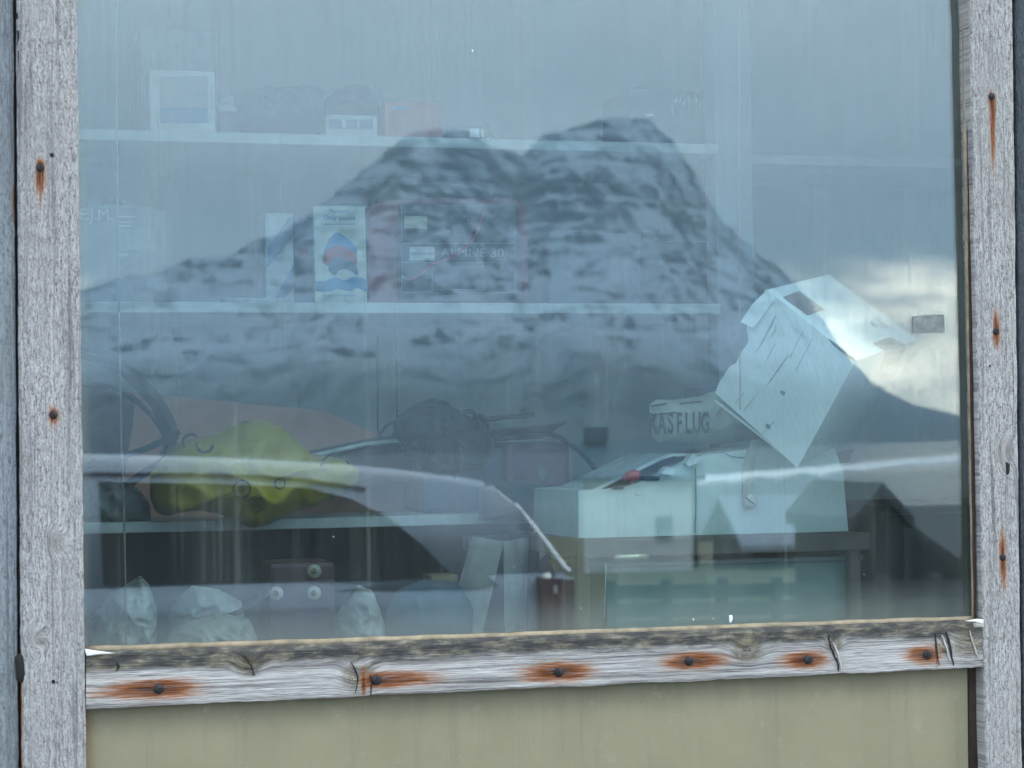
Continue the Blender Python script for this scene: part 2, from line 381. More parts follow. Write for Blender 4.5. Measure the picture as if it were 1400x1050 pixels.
# fjord
t = NT('fjord_water'); p = t.pos()
def onsea(px, py):
    d = cf+cr*((px-700)/FPX)-cu*((py-525)/FPX); k = (-9-CAM.z)/d.z; q = CAM+d*k; return Vector((q.x, -q.y, 0))
sa, sb2 = onsea(890, 659), onsea(1320, 626); sd_ = (sb2-sa).normalized(); sn = Vector((-sd_.y, sd_.x, 0))
sx = t.N('ShaderNodeSeparateXYZ'); t.l.new(p, sx.inputs[0])
off = t.ma('ADD', t.ma('MULTIPLY', t.ma('SUBTRACT', sx.outputs[0], sa.x), sn.x), t.ma('MULTIPLY', t.ma('SUBTRACT', sx.outputs[1], sa.y), sn.y))
off = t.ma('ABSOLUTE', t.ma('ADD', off, t.ma('MULTIPLY', t.ma('SUBTRACT', t.noise(t.map(p, (0.02, 0.02, 1)), 1, 4), 0.5), 30)))
slick = t.rng(off, 25, 60, 1.0, 0.0)
t.col((0.02, 0.035, 0.045)).rgh(t.ma('SUBTRACT', 0.16, t.ma('MULTIPLY', slick, 0.06))); t.b.inputs['IOR'].default_value = 1.33
t.nor(t.bump(t.ma('MULTIPLY', t.noise(t.map(p, (0.5, 1.2, 1)), 1, 4, 0.6), t.ma('SUBTRACT', 1.0, slick)), 1.0, 0.9)); M_water = t.m
props(mesh('water', [(-8900, -215, -9), (8900, -215, -9), (8900, -8400, -9), (-8900, -8400, -9)], [[0, 1, 2, 3]], M_water), kind='structure')
# mountain across the fjord
t = NT('banded_basalt_and_snow'); p = t.map(t.pos(), (0.5, 0.5, 0.5)); sx = t.N('ShaderNodeSeparateXYZ'); t.l.new(p, sx.inputs[0]); x, y, z = sx.outputs
warp = t.ma('MULTIPLY', t.noise(p, 0.004, 5, 0.6), 60)
cb = t.N('ShaderNodeCombineXYZ'); t.l.new(t.ma('MULTIPLY', x, 0.009), cb.inputs[0]); t.l.new(t.ma('MULTIPLY', y, 0.006), cb.inputs[1]); t.l.new(t.ma('MULTIPLY', t.ma('ADD', z, t.ma('ADD', warp, t.ma('MULTIPLY', x, 0.03))), 0.115), cb.inputs[2])
band = t.noise(cb.outputs[0], 1.0, 4, 0.6)
patch = t.noise(t.map(p, (0.019, 0.019, 0.030)), 1.0, 6, 0.70)
gul = t.noise(t.map(p, (0.045, 0.004, 0.008)), 1.0, 4, 0.65)
fin = t.noise(t.map(p, (0.10, 0.06, 0.17)), 1.0, 5, 0.75)
mk = t.ma('ADD', t.ma('MULTIPLY', band, 0.40), t.ma('ADD', t.ma('MULTIPLY', patch, 0.45), t.ma('ADD', t.ma('MULTIPLY', gul, 0.40), t.ma('MULTIPLY', fin, 0.34))))
mk = t.ma('ADD', mk, t.rng(z, 60, 300, 0.055, -0.02))
snow = t.rng(mk, 0.715, 0.835)
rock = t.ramp(patch, (0.3, (0.022, 0.034, 0.048)), (0.7, (0.055, 0.075, 0.098)))
low = t.ramp(patch, (0.35, (0.018, 0.026, 0.028)), (0.7, (0.05, 0.06, 0.058)))
lowm = t.rng(t.ma('ADD', z, t.ma('MULTIPLY', patch, 90)), 75, 165, 1.0, 0.0)
c = t.mix(snow, rock, (0.50, 0.58, 0.68)); c = t.mix(t.ma('MULTIPLY', lowm, 0.88), c, low)
t.col(c).rgh(0.9); t.b.inputs['Specular IOR Level'].default_value = 0.1
M_mount = t.m
ridge = [(-700, 330), (-300, 300), (-100, 372), (20, 412), (110, 404), (180, 388), (250, 368), (330, 350), (400, 322), (450, 282), (505, 238), (552, 197), (600, 190), (645, 194), (690, 214), (712, 224), (738, 196), (780, 180), (840, 171), (888, 176), (928, 215), (958, 262), (985, 310), (1030, 350), (1080, 385), (1120, 440), (1160, 498), (1200, 538), (1250, 562), (1320, 578), (1400, 585), (1600, 592), (2400, 590)]
YC = 3000.0
rp = [RF(a, b, YC) for a, b in ridge]; rx = np.array([q.x for q in rp]); rz = np.array([q.z for q in rp])
mx = np.linspace(-1500, 4200, 520); myd = np.concatenate([np.linspace(650, 3000, 230), np.linspace(3030, 4400, 30)])
MX, MD = np.meshgrid(mx, myd, indexing='ij')
MX = MX*MD/YC; crest = np.interp(MX*YC/MD, rx, rz)+9
tt = np.clip((MD-650)/2350, 0, 1)
shape = 0.13*tt+0.87*np.clip((tt-0.3)/0.7, 0, 1)**1.8
rg = fbm(MX*0.0042, MD*0.0016, 5, 11, True); f2 = fbm(MX*0.012, MD*0.012, 4, 5)
amp = np.clip(crest/420, 0.12, 1)
MZ = -12+(crest+12)*shape
MZ = MZ+((rg-0.62)*150*np.clip((tt-0.25)*(1-tt)*5, 0, 1)**1.2+(f2-0.5)*34*np.clip(tt*2-0.3, 0, 1)*np.clip((1-tt)*6+0.45, 0, 1))*amp
st = 26.0; sz_ = np.floor(MZ/st)*st+st*np.clip((MZ/st-np.floor(MZ/st))*2.2-0.6, 0, 1)     # basalt steps
MZ = np.where(MZ > 70, 0.45*MZ+0.55*sz_, MZ)
back = np.clip((MD-3000)/1600, 0, 1); MZ = np.where(MD > 3000, crest*(1-back**1.3*1.15)+(f2-0.5)*20*amp, MZ)
props(grid('mountain', MX*2, -MD*2, MZ*2, M_mount), kind='structure')
# raised white strip standing in for the bright glitter on the fjord
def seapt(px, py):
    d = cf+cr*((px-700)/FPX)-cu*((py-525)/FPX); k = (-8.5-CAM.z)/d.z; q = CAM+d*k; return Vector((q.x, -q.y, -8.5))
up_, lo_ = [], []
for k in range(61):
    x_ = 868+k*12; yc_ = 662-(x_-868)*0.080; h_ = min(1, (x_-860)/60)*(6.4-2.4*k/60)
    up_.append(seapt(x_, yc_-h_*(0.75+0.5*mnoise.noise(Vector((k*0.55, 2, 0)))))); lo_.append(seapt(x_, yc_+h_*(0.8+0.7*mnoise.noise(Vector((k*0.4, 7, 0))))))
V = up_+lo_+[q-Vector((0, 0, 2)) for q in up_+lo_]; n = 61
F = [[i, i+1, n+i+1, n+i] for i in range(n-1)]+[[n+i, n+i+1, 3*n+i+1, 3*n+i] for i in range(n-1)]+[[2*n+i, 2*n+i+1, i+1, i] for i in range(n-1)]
M_glitter = plain('glitter_white', (0.88, 0.89, 0.9), 0.7, 0.04, 0.1, 0.0)
props(mesh('glitter_strip', V, F, M_glitter), kind='structure')

# ------------------------------------------------------------------ houses of the village below the yard
M_white = plain('white_house_paint', (0.74, 0.75, 0.74), 0.7, 0.06, 2.0, 0.05)
M_blueroof = plain('blue_roof_sheet', (0.03, 0.085, 0.145), 0.5, 0.1, 1.5, 0.05)
M_paleroof = plain('pale_grey_roof_sheet', (0.24, 0.28, 0.34), 0.5, 0.1, 1.0, 0.05)
M_darkwall = plain('dark_cladding', (0.035, 0.045, 0.05), 0.7, 0.2, 2.0, 0.1)
M_darkroof = plain('dark_roof_sheet', (0.05, 0.06, 0.065), 0.6, 0.2, 2.0, 0.1)
M_winglass = plain('dark_house_glass', (0.22, 0.26, 0.27), 0.3, 0.1, 3.0, 0.0)
M_trim = plain('white_trim', (0.7, 0.7, 0.68), 0.6, 0.06, 5, 0.0)
def house(label, loc, rz, L, Wd, hw, hr, mw, mr_, wins, chim=None, over=0.35):
    root = thing('house', label, 'house', (0, 0, 0), None)
    M = Matrix.Translation(loc) @ Matrix.Rotation(rz, 4, 'Z')
    T = lambda q: M @ Vector(q)
    sk = 1.5
    mb = MB(); pts = [(-L/2, -Wd/2, -sk), (-L/2, Wd/2, -sk), (-L/2, Wd/2, hw), (-L/2, 0, hw+hr), (-L/2, -Wd/2, hw)]
    mb.prism([T(q) for q in pts], M.to_3x3() @ Vector((L, 0, 0))); mb.build('wall', mw, root)
    sl = hr/(Wd/2)
    rf = None
    for s_ in (-1, 1):
        a = [(-L/2-over, s_*(Wd/2+over), hw-over*sl+0.03), (L/2+over, s_*(Wd/2+over), hw-over*sl+0.03), (L/2+over, 0, hw+hr+0.03), (-L/2-over, 0, hw+hr+0.03)]
        r_ = MB().hexa([T(q) for q in a], [T((q[0], q[1], q[2]+0.14)) for q in a]).build('roof', mr_, root); rf = rf or r_
    if chim:
        cx, cyy, ch, cwid = chim
        MB().box(cx-cwid/2, cx+cwid/2, cyy-cwid/2, cyy+cwid/2, hw, ch, 0.02, M).box(cx-cwid*0.95, cx+cwid*0.95, cyy-cwid*0.95, cyy+cwid*0.95, ch+0.001, ch+cwid*1.1, 0.03, M).build('chimney', mr_, root)
    for (side, a, zc, w_, h_) in wins:     # side: 'f'/'b' long walls, 'l'/'r' gables
        if side in 'fb':
            s_ = 1 if side == 'f' else -1; c0 = (a, s_*Wd/2, zc); dx = (w_/2, 0); n = (0, s_)
        else:
            s_ = 1 if side == 'r' else -1; c0 = (s_*L/2, a, zc); dx = (0, w_/2); n = (s_, 0)
        def sl_(gr_, d0, d1):
            return [T((c0[0]+n[0]*d0+sg*dx[0]*gr_, c0[1]+n[1]*d0+sg*dx[1]*gr_, c0[2]+vz*h_/2*gr_)) for sg, vz in ((-1, -1), (1, -1), (1, 1), (-1, 1))], [T((c0[0]+n[0]*d1+sg*dx[0]*gr_, c0[1]+n[1]*d1+sg*dx[1]*gr_, c0[2]+vz*h_/2*gr_)) for sg, vz in ((-1, -1), (1, -1), (1, 1), (-1, 1))]
        wf = MB().hexa(*sl_(1.15, -0.02, 0.05)).build('window', M_trim, root)
        MB().hexa(*sl_(1.0, 0.0, 0.07)).build('pane', M_winglass, wf)
    return root
def base(px, py, D): q = RF(px, py, D); return Vector((q.x, q.y, float(gz(D))))
# white house with blue roof and a stout chimney
wb = base(872, 740, 62); ws = 62*1.06/3000
house('white rendered house with a blue roof and stout chimney down the slope', wb, R(18), 150*ws, 6.0, RF(870, 652, 62).z-wb.z, RF(820, 612, 62).z-RF(870, 652, 62).z, M_white, M_blueroof,
      [('f', 0.75, 1.3, 0.5, 0.7)], chim=(-1.25, 0.0, RF(812, 604, 62).z-wb.z, 0.42))
lb = base(1085, 742, 52)
house('low pale-roofed boat house beside the white house', lb, R(8), 3.4, 4.6, RF(1085, 738, 52).z-lb.z, RF(1085, 684, 52).z-RF(1085, 738, 52).z, M_darkwall, M_paleroof, [('f', 0.0, 0.3, 0.8, 0.5)])
db = base(1300, 860, 24)
house('dark clad house with a low dark roof beyond the yard', db+Vector((0.95, 0, 0)), R(4), 3.2, 4.4, RF(1300, 762, 24).z-db.z, RF(1300, 708, 24).z-RF(1300, 762, 24).z, M_darkwall, M_darkroof, [('f', -0.5, 0.5, 0.6, 0.6)], over=0.2)
sb_ = base(1216, 860, 19.9)+Vector((0, -1.1, 0))
house('small dark shed with a steep pointed gable', sb_, R(90+4), 2.2, 0.55, RF(1216, 716, 19.9).z-sb_.z, RF(1216, 680, 19.9).z-RF(1216, 716, 19.9).z, M_darkwall, M_darkroof, [], over=0.09)
# fence line in front of them
M_fence = plain('grey_fence_wood', (0.11, 0.12, 0.12), 0.85, 0.2, 4, 0.1)
fr = thing('fence', 'low dark wooden plank fence running along the lower edge of the yard', 'fence', (0, 0, 0))
fa, fb_ = RF(835, 800, 17), RF(1420, 790, 17)
for k in range(9):
    q = fa.lerp(fb_, k/8); z0 = float(gz(17))
    MB().box(q.x-0.045, q.x+0.045, q.y-0.045, q.y+0.045, z0-0.3, q.z+0.05, 0.006).build('post', M_fence, fr)
for dz in (0.0, -0.17, -0.34, -0.51):
    MB().hexa([fa+Vector((0, 0.05, dz)), fb_+Vector((0, 0.05, dz)), fb_+Vector((0, 0.05, dz-0.14)), fa+Vector((0, 0.05, dz-0.14))],
              [fa+Vector((0, 0.075, dz)), fb_+Vector((0, 0.075, dz)), fb_+Vector((0, 0.075, dz-0.14)), fa+Vector((0, 0.075, dz-0.14))]).build('plank', M_fence, fr)
# pole beside the white house
up = thing('utility_pole', 'thin dark wooden pole standing beside the white house', 'pole', (0, 0, 0))
q = base(951, 740, 56); top = RF(951, 612, 56)
MB().tube([q, Vector((q.x, q.y, top.z))], [0.085, 0.06], 10).build('post', M_fence, up, True)
MB().box(q.x-0.35, q.x+0.35, q.y-0.05, q.y+0.05, top.z-0.25, top.z-0.15, 0.01).build('crossarm', M_fence, up)

# ------------------------------------------------------------------ parked car beside the photographer's place
t = NT('lilac_grey_car_paint'); t.col(t.ramp(t.noise(t.obj(), 3, 3), (0.3, (0.27, 0.31, 0.37)), (0.7, (0.31, 0.355, 0.42)))).rgh(0.35); t.b.inputs['Coat Weight'].default_value = 0.8; t.b.inputs['Coat Roughness'].default_value = 0.06; t.b.inputs['Metallic'].default_value = 0.25
M_paint = t.m
M_carglass = plain('tinted_car_glass', (0.010, 0.016, 0.018), 0.06, 0.05, 3, 0.0, spec=0.28)
M_rubber = plain('black_rubber', (0.010, 0.010, 0.012), 0.75, 0.2, 40, 0.1)
M_chrome = plain('bright_trim', (0.75, 0.75, 0.76), 0.18, 0.04, 10, 0.0, metal=1.0)
M_red = plain('red_lens', (0.10, 0.014, 0.018), 0.15, 0.1, 30, 0.0, coat=0.5)
M_amber = plain('clear_lens', (0.55, 0.52, 0.50), 0.15, 0.05, 30, 0.0)
DC = 4.9
S = (RF(805, 700, DC)-RF(705, 700, DC)).length/100; XR = RF(805, 720, DC).x; eyez = CAM.z
def cl(px): return (805-px)*S
def czz(px, py): return RF(px, py, DC).z
car = thing('parked_car', 'lilac grey hatchback car parked side-on in the yard, mirrored in the pane', 'car', (0, 0, 0))
YN = -DC; HW = 0.83
def cp(l, w, z): return Vector((XR-l, YN-HW-w, z))      # w>0 away from the pane, w=-HW near side
LL = 4.15
belt = czz(560, 795)
def topz(l): return np.interp(l, [0, 0.03, 0.12, 3.25, 3.9, 4.1, 4.15], [0.62, belt-0.16, belt+0.01, belt, 0.80, 0.68, 0.5])
def halfw(l): return np.interp(l, [0, 0.05, 0.3, 1.0, 3.0, 3.8, 4.1, 4.15], [0.66, 0.74, 0.81, 0.83, 0.83, 0.78, 0.66, 0.58])
mb = MB(); st_ = np.concatenate([[0, 0.03, 0.07, 0.12, 0.2], np.linspace(0.3, 3.9, 25), [4.0, 4.1, 4.15]]); sec = []
for l in st_:
    w = halfw(l); z = topz(l); h = [(0.80, 0.24), (0.97, 0.34), (1.0, 0.55), (1.0, 0.72), (0.985, 0.9), (0.955, 1.0)]
    row = [cp(l, -w*a, 0.24+(z-0.24)*(b-0.24)/0.76) for a, b in h]+[cp(l, -w*0.6, z+0.012), cp(l, 0, z+0.02), cp(l, w*0.6, z+0.012)]+[cp(l, w*a, 0.24+(z-0.24)*(b-0.24)/0.76) for a, b in reversed(h)]
    sec.append(row)
m_ = len(sec[0]); mb.v = [q for r_ in sec for q in r_]
mb.f = [[i*m_+k, i*m_+(k+1) % m_, (i+1)*m_+(k+1) % m_, (i+1)*m_+k] for i in range(len(sec)-1) for k in range(m_)]+[list(range(m_)), list(range((len(sec)-1)*m_, len(sec)*m_))]
body = mb.build('body', M_paint, car, True)
roofp = [(690, 662), (600, 650), (500, 641), (400, 635), (250, 629), (100, 626), (-60, 629), (-180, 640)]
RL = np.array([cl(a) for a, b in roofp]); RZ = np.array([czz(a, b) for a, b in roofp])
def roofz(l): return float(np.interp(l, RL, RZ))
def sidew(z): return np.interp(z, [belt-0.05, 1.5], [0.80, 0.60])
# greenhouse shell: roof and pillars as a loft, glass panes set on it
mb = MB(); gl_st = np.concatenate([[0.10, 0.16, 0.22, 0.31], np.linspace(0.4, cl(-180), 22), [cl(-180)+0.2, cl(-180)+0.45, 3.3]]); sec = []
def ghz(l):
    if l < 0.31: return float(np.interp(l, [0.10, 0.22, 0.31], [belt+0.02, czz(728, 690), RZ[0]]))
    if l > RL[-1]: return float(np.interp(l, [RL[-1], 3.3], [RZ[-1], belt+0.005]))
    return roofz(l)
for l in gl_st:
    z = ghz(l); w0 = 0.80*min(1, 0.86+l*0.35); w1 = min(float(sidew(z)), w0); zz = max(z, belt+0.002)
    sec.append([cp(l, -w0, belt-0.03), cp(l, -w1, zz-0.035*(zz-belt)/0.5), cp(l, -w1*0.88, zz), cp(l, -w1*0.45, zz+0.018), cp(l, w1*0.45, zz+0.018), cp(l, w1*0.88, zz), cp(l, w1, zz-0.035*(zz-belt)/0.5), cp(l, w0, belt-0.03)])
m_ = 8; mb.v = [q for r_ in sec for q in r_]
mb.f = [[i*m_+k, i*m_+(k+1) % m_, (i+1)*m_+(k+1) % m_, (i+1)*m_+k] for i in range(len(sec)-1) for k in range(m_)]+[list(range(m_)), list(range((len(sec)-1)*m_, len(sec)*m_))]
roof = mb.build('roof', M_paint, car, True)
def onside(px, py, o=0.006, sgn=-1): 
    z = czz(px, py); l = cl(px); w0 = 0.80*min(1, 0.86+l*0.35)
    zt = ghz(l); w1 = min(float(sidew(zt)), w0); zs = zt-0.035*(zt-belt)/0.5
    w = w0+(w1-w0)*min(1, max(0, (z-belt+0.03)/max(0.05, zs-belt+0.03)))
    return cp(l, sgn*(w+o), z)
def sidepane(pts, name, mat, o0=0.004, o1=0.010):
    for sgn in (-1, 1):
        n = 6; ring = []
        for i in range(len(pts)):
            a, b = pts[i], pts[(i+1) % len(pts)]
            ring += [(a[0]+(b[0]-a[0])*k/n, a[1]+(b[1]-a[1])*k/n) for k in range(n)]
        cx = sum(q[0] for q in ring)/len(ring); cyy = sum(q[1] for q in ring)/len(ring); V = []; F = []; Nn = len(ring)
        for s_ in (1.0, 0.75, 0.5, 0.25):
            V += [onside(cx+(q[0]-cx)*s_, cyy+(q[1]-cyy)*s_, o1, sgn) for q in ring]
        V.append(onside(cx, cyy, o1, sgn))
        for r_ in range(3): F += [[r_*Nn+k, r_*Nn+(k+1) % Nn, (r_+1)*Nn+(k+1) % Nn, (r_+1)*Nn+k] for k in range(Nn)]
        F += [[3*Nn+k, 3*Nn+(k+1) % Nn, 4*Nn] for k in range(Nn)]
        b0 = len(V); V += [onside(q[0], q[1], o0-0.012, sgn) for q in ring]; F += [[k, (k+1) % Nn, b0+(k+1) % Nn, b0+k] for k in range(Nn)]
        mesh(name, V, F, mat, roof)
sidepane([(445, 668), (500, 684), (545, 708), (585, 745), (622, 786), (612, 792), (330, 797), (175, 801), (175, 659), (330, 662)], 'side_window', M_carglass)
sidepane([(150, 658), (0, 657), (-110, 664), (-190, 700), (-300, 770), (-330, 801), (150, 801)], 'side_window', M_carglass)
# gutter moulding above the side windows, bright hatch edge, spoiler, rear window, tail lights
mb = MB().tube(cat([onside(a, b, 0.008) for a, b in ((520, 668), (440, 655), (330, 648), (175, 646), (0, 645), (-120, 652))]), 0.008, 6); mb.build('roof_moulding', M_paint, roof, True)
mb = MB(); q0 = [cp(0.33, s_*0.60, RZ[0]+0.005) for s_ in (-1, 1)]; q1 = [cp(cl(727), s_*0.56, czz(727, 676)) for s_ in (-1, 1)]
mb.hexa([q0[0], q0[1], q1[1], q1[0]], [q0[0]-Vector((0, 0, 0.035)), q0[1]-Vector((0, 0, 0.035)), q1[1]-Vector((0, 0, 0.012)), q1[0]-Vector((0, 0, 0.012))]); mb.build('spoiler', M_paint, roof)
mb = MB(); a = [cp(0.115, -0.60, belt+0.04), cp(0.115, 0.60, belt+0.04), cp(0.235, 0.52, czz(715, 690)), cp(0.235, -0.52, czz(715, 690))]
mb.hexa(a, [q+Vector((0.035, 0, 0.012)) for q in a]); mb.build('rear_window', M_carglass, roof)
mb = MB().tube(cat([cp(cl(a)-0.03, -(0.60+0.16*k), czz(a, b)) for k, (a, b) in zip((0, .3, .6, .9, 1), ((716, 692), (735, 720), (752, 748), (768, 775), (775, 784)))]), 0.011, 6); mb.build('hatch_edge_trim', M_chrome, roof, True)
for s_ in (-1, 1):
    mb = MB(); pts = [(0.175, 0.785), (0.17, 0.787), (0.10, 0.765), (0.02, 0.70), (-0.012, 0.58), (-0.012, 0.45)]
    zt, zb = czz(770, 790), czz(770, 885)
    V = [cp(l, s_*(w+0.012), zt-0.02*max(0, 0.15-l)/0.15) for l, w in pts]+[cp(l, s_*(w+0.012), zb) for l, w in pts]+[cp(l+0.02, s_*(w-0.12), zt) for l, w in pts]+[cp(l+0.02, s_*(w-0.12), zb) for l, w in pts]
    n = len(pts); F = [[i, i+1, n+i+1, n+i] for i in range(n-1)]+[[i, 2*n+i, 2*n+i+1, i+1] for i in range(n-1)]+[[n+i, n+i+1, 3*n+i+1, 3*n+i] for i in range(n-1)]+[[2*n+i, 3*n+i, 3*n+i+1, 2*n+i+1] for i in range(n-1)]+[[0, n, 3*n, 2*n], [n-1, 3*n-1, 4*n-1, 2*n-1]]
    tl = mesh('tail_light', V, F, M_red, car, False)
    MB().box(XR-0.128, XR-0.110, *sorted((YN-HW+s_*0.76, YN-HW+s_*0.792)), zt-0.06, zt-0.03, 0.002).build('reflector', M_amber, tl)
for l in (0.72, 3.35):
    for s_ in (-1, 1):
        c0 = cp(l, s_*0.80, 0.30); ax = (0, -s_, 0)
        wh = MB().lathe(c0-Vector(ax)*0.02, ax, [(0.19, -0.01), (0.27, -0.012), (0.30, 0.03), (0.30, 0.14), (0.26, 0.18), (0.18, 0.18)], 28).build('wheel', M_rubber, car, True)
        MB().lathe(c0-Vector(ax)*0.035, ax, [(0.03, -0.005), (0.17, 0.0), (0.188, 0.004), (0.188, 0.05)], 24).build('rim', M_chrome, wh, True)
for s_ in (-1, 1):
    MB().lathe(cp(2.85, s_*0.93, belt+0.05), (0, 1, 0), [(0.03, -0.09), (0.075, -0.07), (0.085, 0), (0.075, 0.07), (0.03, 0.09)], 14).build('door_mirror', M_paint, car, True)
    MB().lathe(cp(4.06, s_*0.5, 0.66), (-1, 0, 0.2), [(0.05, -0.02), (0.10, 0.0), (0.10, 0.03), (0.04, 0.06)], 16).build('headlight', M_amber, car, True)

# ================================================================== THE SHED
YF = -0.03
ZTOP = 2.42
M_backing = plain('dark_wall_core', (0.05, 0.05, 0.05), 0.9, 0.1, 8, 0.0)
XL, XRT = P(60, 500, 0).x, P(1372, 500, 0).x
ZS = P(700, 930, 0).z
mb = MB()
for x0, x1, z0, z1 in ((-2.2, XL, -0.1, 2.8), (XRT, 2.3, -0.1, 2.8), (XL, XRT, -0.1, ZS), (XL, XRT, ZTOP+0.03, 2.8)):
    mb.box(x0, x1, 0.006, 0.10, z0, z1)
wall = props(mb.build('wall', M_backing), kind='structure')
W_left = weathered('weathered_board_blue_grey', (0.30, 0.32, 0.34), (0.12, 0.13, 0.145), [(0.99, 0.118, 0.02, 0.16, 0.0035, 0.0035), (0.56, 0.115, 0.02, 0.05, 0.005, 0.005)], seed=3.3, fuzz=0.7)
W_right = weathered('dark_stained_board', (0.085, 0.10, 0.115), (0.02, 0.025, 0.03), [], seed=8.1, fuzz=0.3)
def ext(pa, ya, pb, yb, y): return pa+(pb-pa)*(y-ya)/(yb-ya)
def boardq(xa0, xa1, xb0, xb1, Y, ytop=-330, ybot=2000):      # left edge at y 0 / 1050, right edge at y 0 / 1050
    return [P(ext(xa0, 0, xa1, 1050, ytop), ytop, Y), P(ext(xb0, 0, xb1, 1050, ytop), ytop, Y), P(ext(xb0, 0, xb1, 1050, ybot), ybot, Y), P(ext(xa0, 0, xa1, 1050, ybot), ybot, Y)]
for k in range(7):
    member('board', *boardq(21-(k+1)*128, 28-(k+1)*128, 21-k*128-2.5, 28-k*128-2.5, -0.012), 0.016, W_left, wall, nu=160 if k else 420, nv=12, seed=20+k)
for k in range(6):
    member('board', *boardq(1387.5+k*120, 1400+k*120, 1387.5+(k+1)*120-3, 1400+(k+1)*120-3, -0.012), 0.016, W_right, wall, nu=120, nv=12, seed=40+k)
# painted panel below the rail
t = NT('beige_painted_panel'); p = t.pos(); sx = t.N('ShaderNodeSeparateXYZ'); t.l.new(p, sx.inputs[0])
c = t.ramp(t.noise(p, 9, 5, 0.6), (0.3, (0.205, 0.182, 0.112)), (0.7, (0.240, 0.212, 0.134)))
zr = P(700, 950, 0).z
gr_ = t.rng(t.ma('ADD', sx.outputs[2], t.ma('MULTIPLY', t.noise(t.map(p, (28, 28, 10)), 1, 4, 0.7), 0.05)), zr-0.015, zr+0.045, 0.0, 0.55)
c = t.mix(gr_, c, (0.07, 0.075, 0.05))  # shade under the rail, mixed into the panel colour
er = t.rng(t.ma('ADD', sx.outputs[0], t.ma('MULTIPLY', t.noise(t.map(p, (60, 60, 16)), 1, 4, 0.7), 0.02)), P(118, 1000, 0).x+0.008, P(128, 1000, 0).x+0.012, 1.0, 0.0)
c = t.mix(t.ma('MULTIPLY', er, 0.6), c, (0.16, 0.07, 0.02))
c = t.mix(t.rng(t.noise(t.map(p, (38, 38, 2.2)), 1, 5, 0.7), 0.52, 0.75, 0, 0.35), c, (0.13, 0.12, 0.085)); c = t.mix(t.rng(t.noise(p, 26, 6, 0.75), 0.56, 0.72, 0, 0.35), c, (0.30, 0.275, 0.20))
spk = t.rng(t.noise(p, 330, 2, 0.5), 0.72, 0.76, 0, 0.8); c = t.mix(spk, c, (0.05, 0.045, 0.03))
t.col(c).rgh(0.55); t.nor(t.bump(t.noise(p, 260, 3, 0.6), 0.12, 0.001))
M_panel = t.m
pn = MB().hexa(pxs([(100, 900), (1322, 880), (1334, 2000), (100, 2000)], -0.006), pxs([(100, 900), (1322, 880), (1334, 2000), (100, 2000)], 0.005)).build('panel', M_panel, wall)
pn['label'] = 'beige painted flat panel below the window rail'
M_dark = plain('dark_rusty_brown', (0.035, 0.022, 0.015), 0.9, 0.3, 40, 0.2)
MB().hexa(pxs([(1323.5, 890), (1352, 890), (1362, 2000), (1336, 2000)], -0.004), pxs([(1323.5, 890), (1352, 890), (1362, 2000), (1336, 2000)], 0.005)).build('gap_edge_strip', M_dark, wall)  # dark rusty gap between the panel and the right post

# ------------------------------------------------------------------ window: posts, rail, pane, putty, screws
win = thing('window', 'large dusty shed window with weathered grey posts and bottom rail', 'window', tuple(P(700, 930, -0.01)))
lq = boardq(23, 30.5, 105, 118, YF); rq = boardq(1324.5, 1348.5, 1385, 1398, YF)
def puv(q, px, py):
    p = P(px, py, YF); u_ = (q[0].z-p.z); f_ = u_/(q[0].z-q[3].z); l_ = q[0].lerp(q[3], f_); return u_, p.x-l_.x
s_l = [(55, 229), (73, 567)]; s_r = [(1356, 132), (1362, 453), (1371, 762)]
stl = []
for (a, b), dn in zip(s_l, (0.036, 0.012)):
    u_, v_ = puv(lq, a, b); stl.append((u_, v_, 0.014, dn*1.5, 0.0085, 0.0085))
u_, v_ = puv(lq, 27, 905); stl.append((u_+0.02, v_, 0.05, 0.35, 0.004, 0.004))
strr = []
for (a, b), up_, dn in zip(s_r, (0.006, 0.030, 0.042), (0.105, 0.026, 0.050)):
    u_, v_ = puv(rq, a, b); strr.append((u_, v_, up_*1.2, dn*1.2, 0.0062+0.02*up_, 0.0075))
kl = [(*puv(lq, 48, 872), 0.008), (*puv(lq, 78, 740), 0.010)]
kr = [(*puv(rq, 1392, 280), 0.014), (*puv(rq, 1374, 618), 0.013)]
W_pl = weathered('weathered_post_wood', (0.475, 0.455, 0.45), (0.11, 0.104, 0.108), stl, seed=1.0, knots=kl)
W_pr = weathered('weathered_post_wood_paler', (0.485, 0.465, 0.455), (0.11, 0.104, 0.106), strr, seed=5.0, knots=kr)
postl = member('post', *lq, 0.034, W_pl, win, nu=620, nv=26, chamfer=(0.011, 0.003), relief=0.0010, seed=1)
postr = member('post', *rq, 0.034, W_pr, win, nu=620, nv=26, chamfer=(0.004, 0.004), relief=0.0010, seed=2)
YR = -0.027
ra = [P(117.5, 893, YR), P(1346.5, 848, YR), P(1348, 912.5, YR), P(117.5, 970, YR)]
def ruv(px, py):
    p = P(px, py, YR); f_ = (p.x-ra[3].x)/(ra[2].x-ra[3].x); l_ = ra[3].lerp(ra[2], f_); return p.x-ra[3].x, p.z-l_.z
s_b = [(217, 942, 78, 55, 14), (515, 930, 22, 85, 12), (764, 919, 52, 50, 15), (942, 904, 40, 56, 13), (1105, 902, 42, 32, 13), (1268, 895, 36, 24, 14)]
strs = [(*ruv(a, b), lm/780, lp/780, h/820, h/820) for a, b, lm, lp, h in s_b]
strs += [(*ruv(1280, 893), 0.0035, 0.0035, 0.025, 0.025), (*ruv(497, 935), 0.005, 0.005, 0.022, 0.026)]
kb = [(*ruv(340, 910), 0.011), (*ruv(490, 925), 0.014), (*ruv(1022, 890), 0.014), (*ruv(1140, 880), 0.008), (*ruv(1292, 885), 0.008), (*ruv(1325, 880), 0.016)]
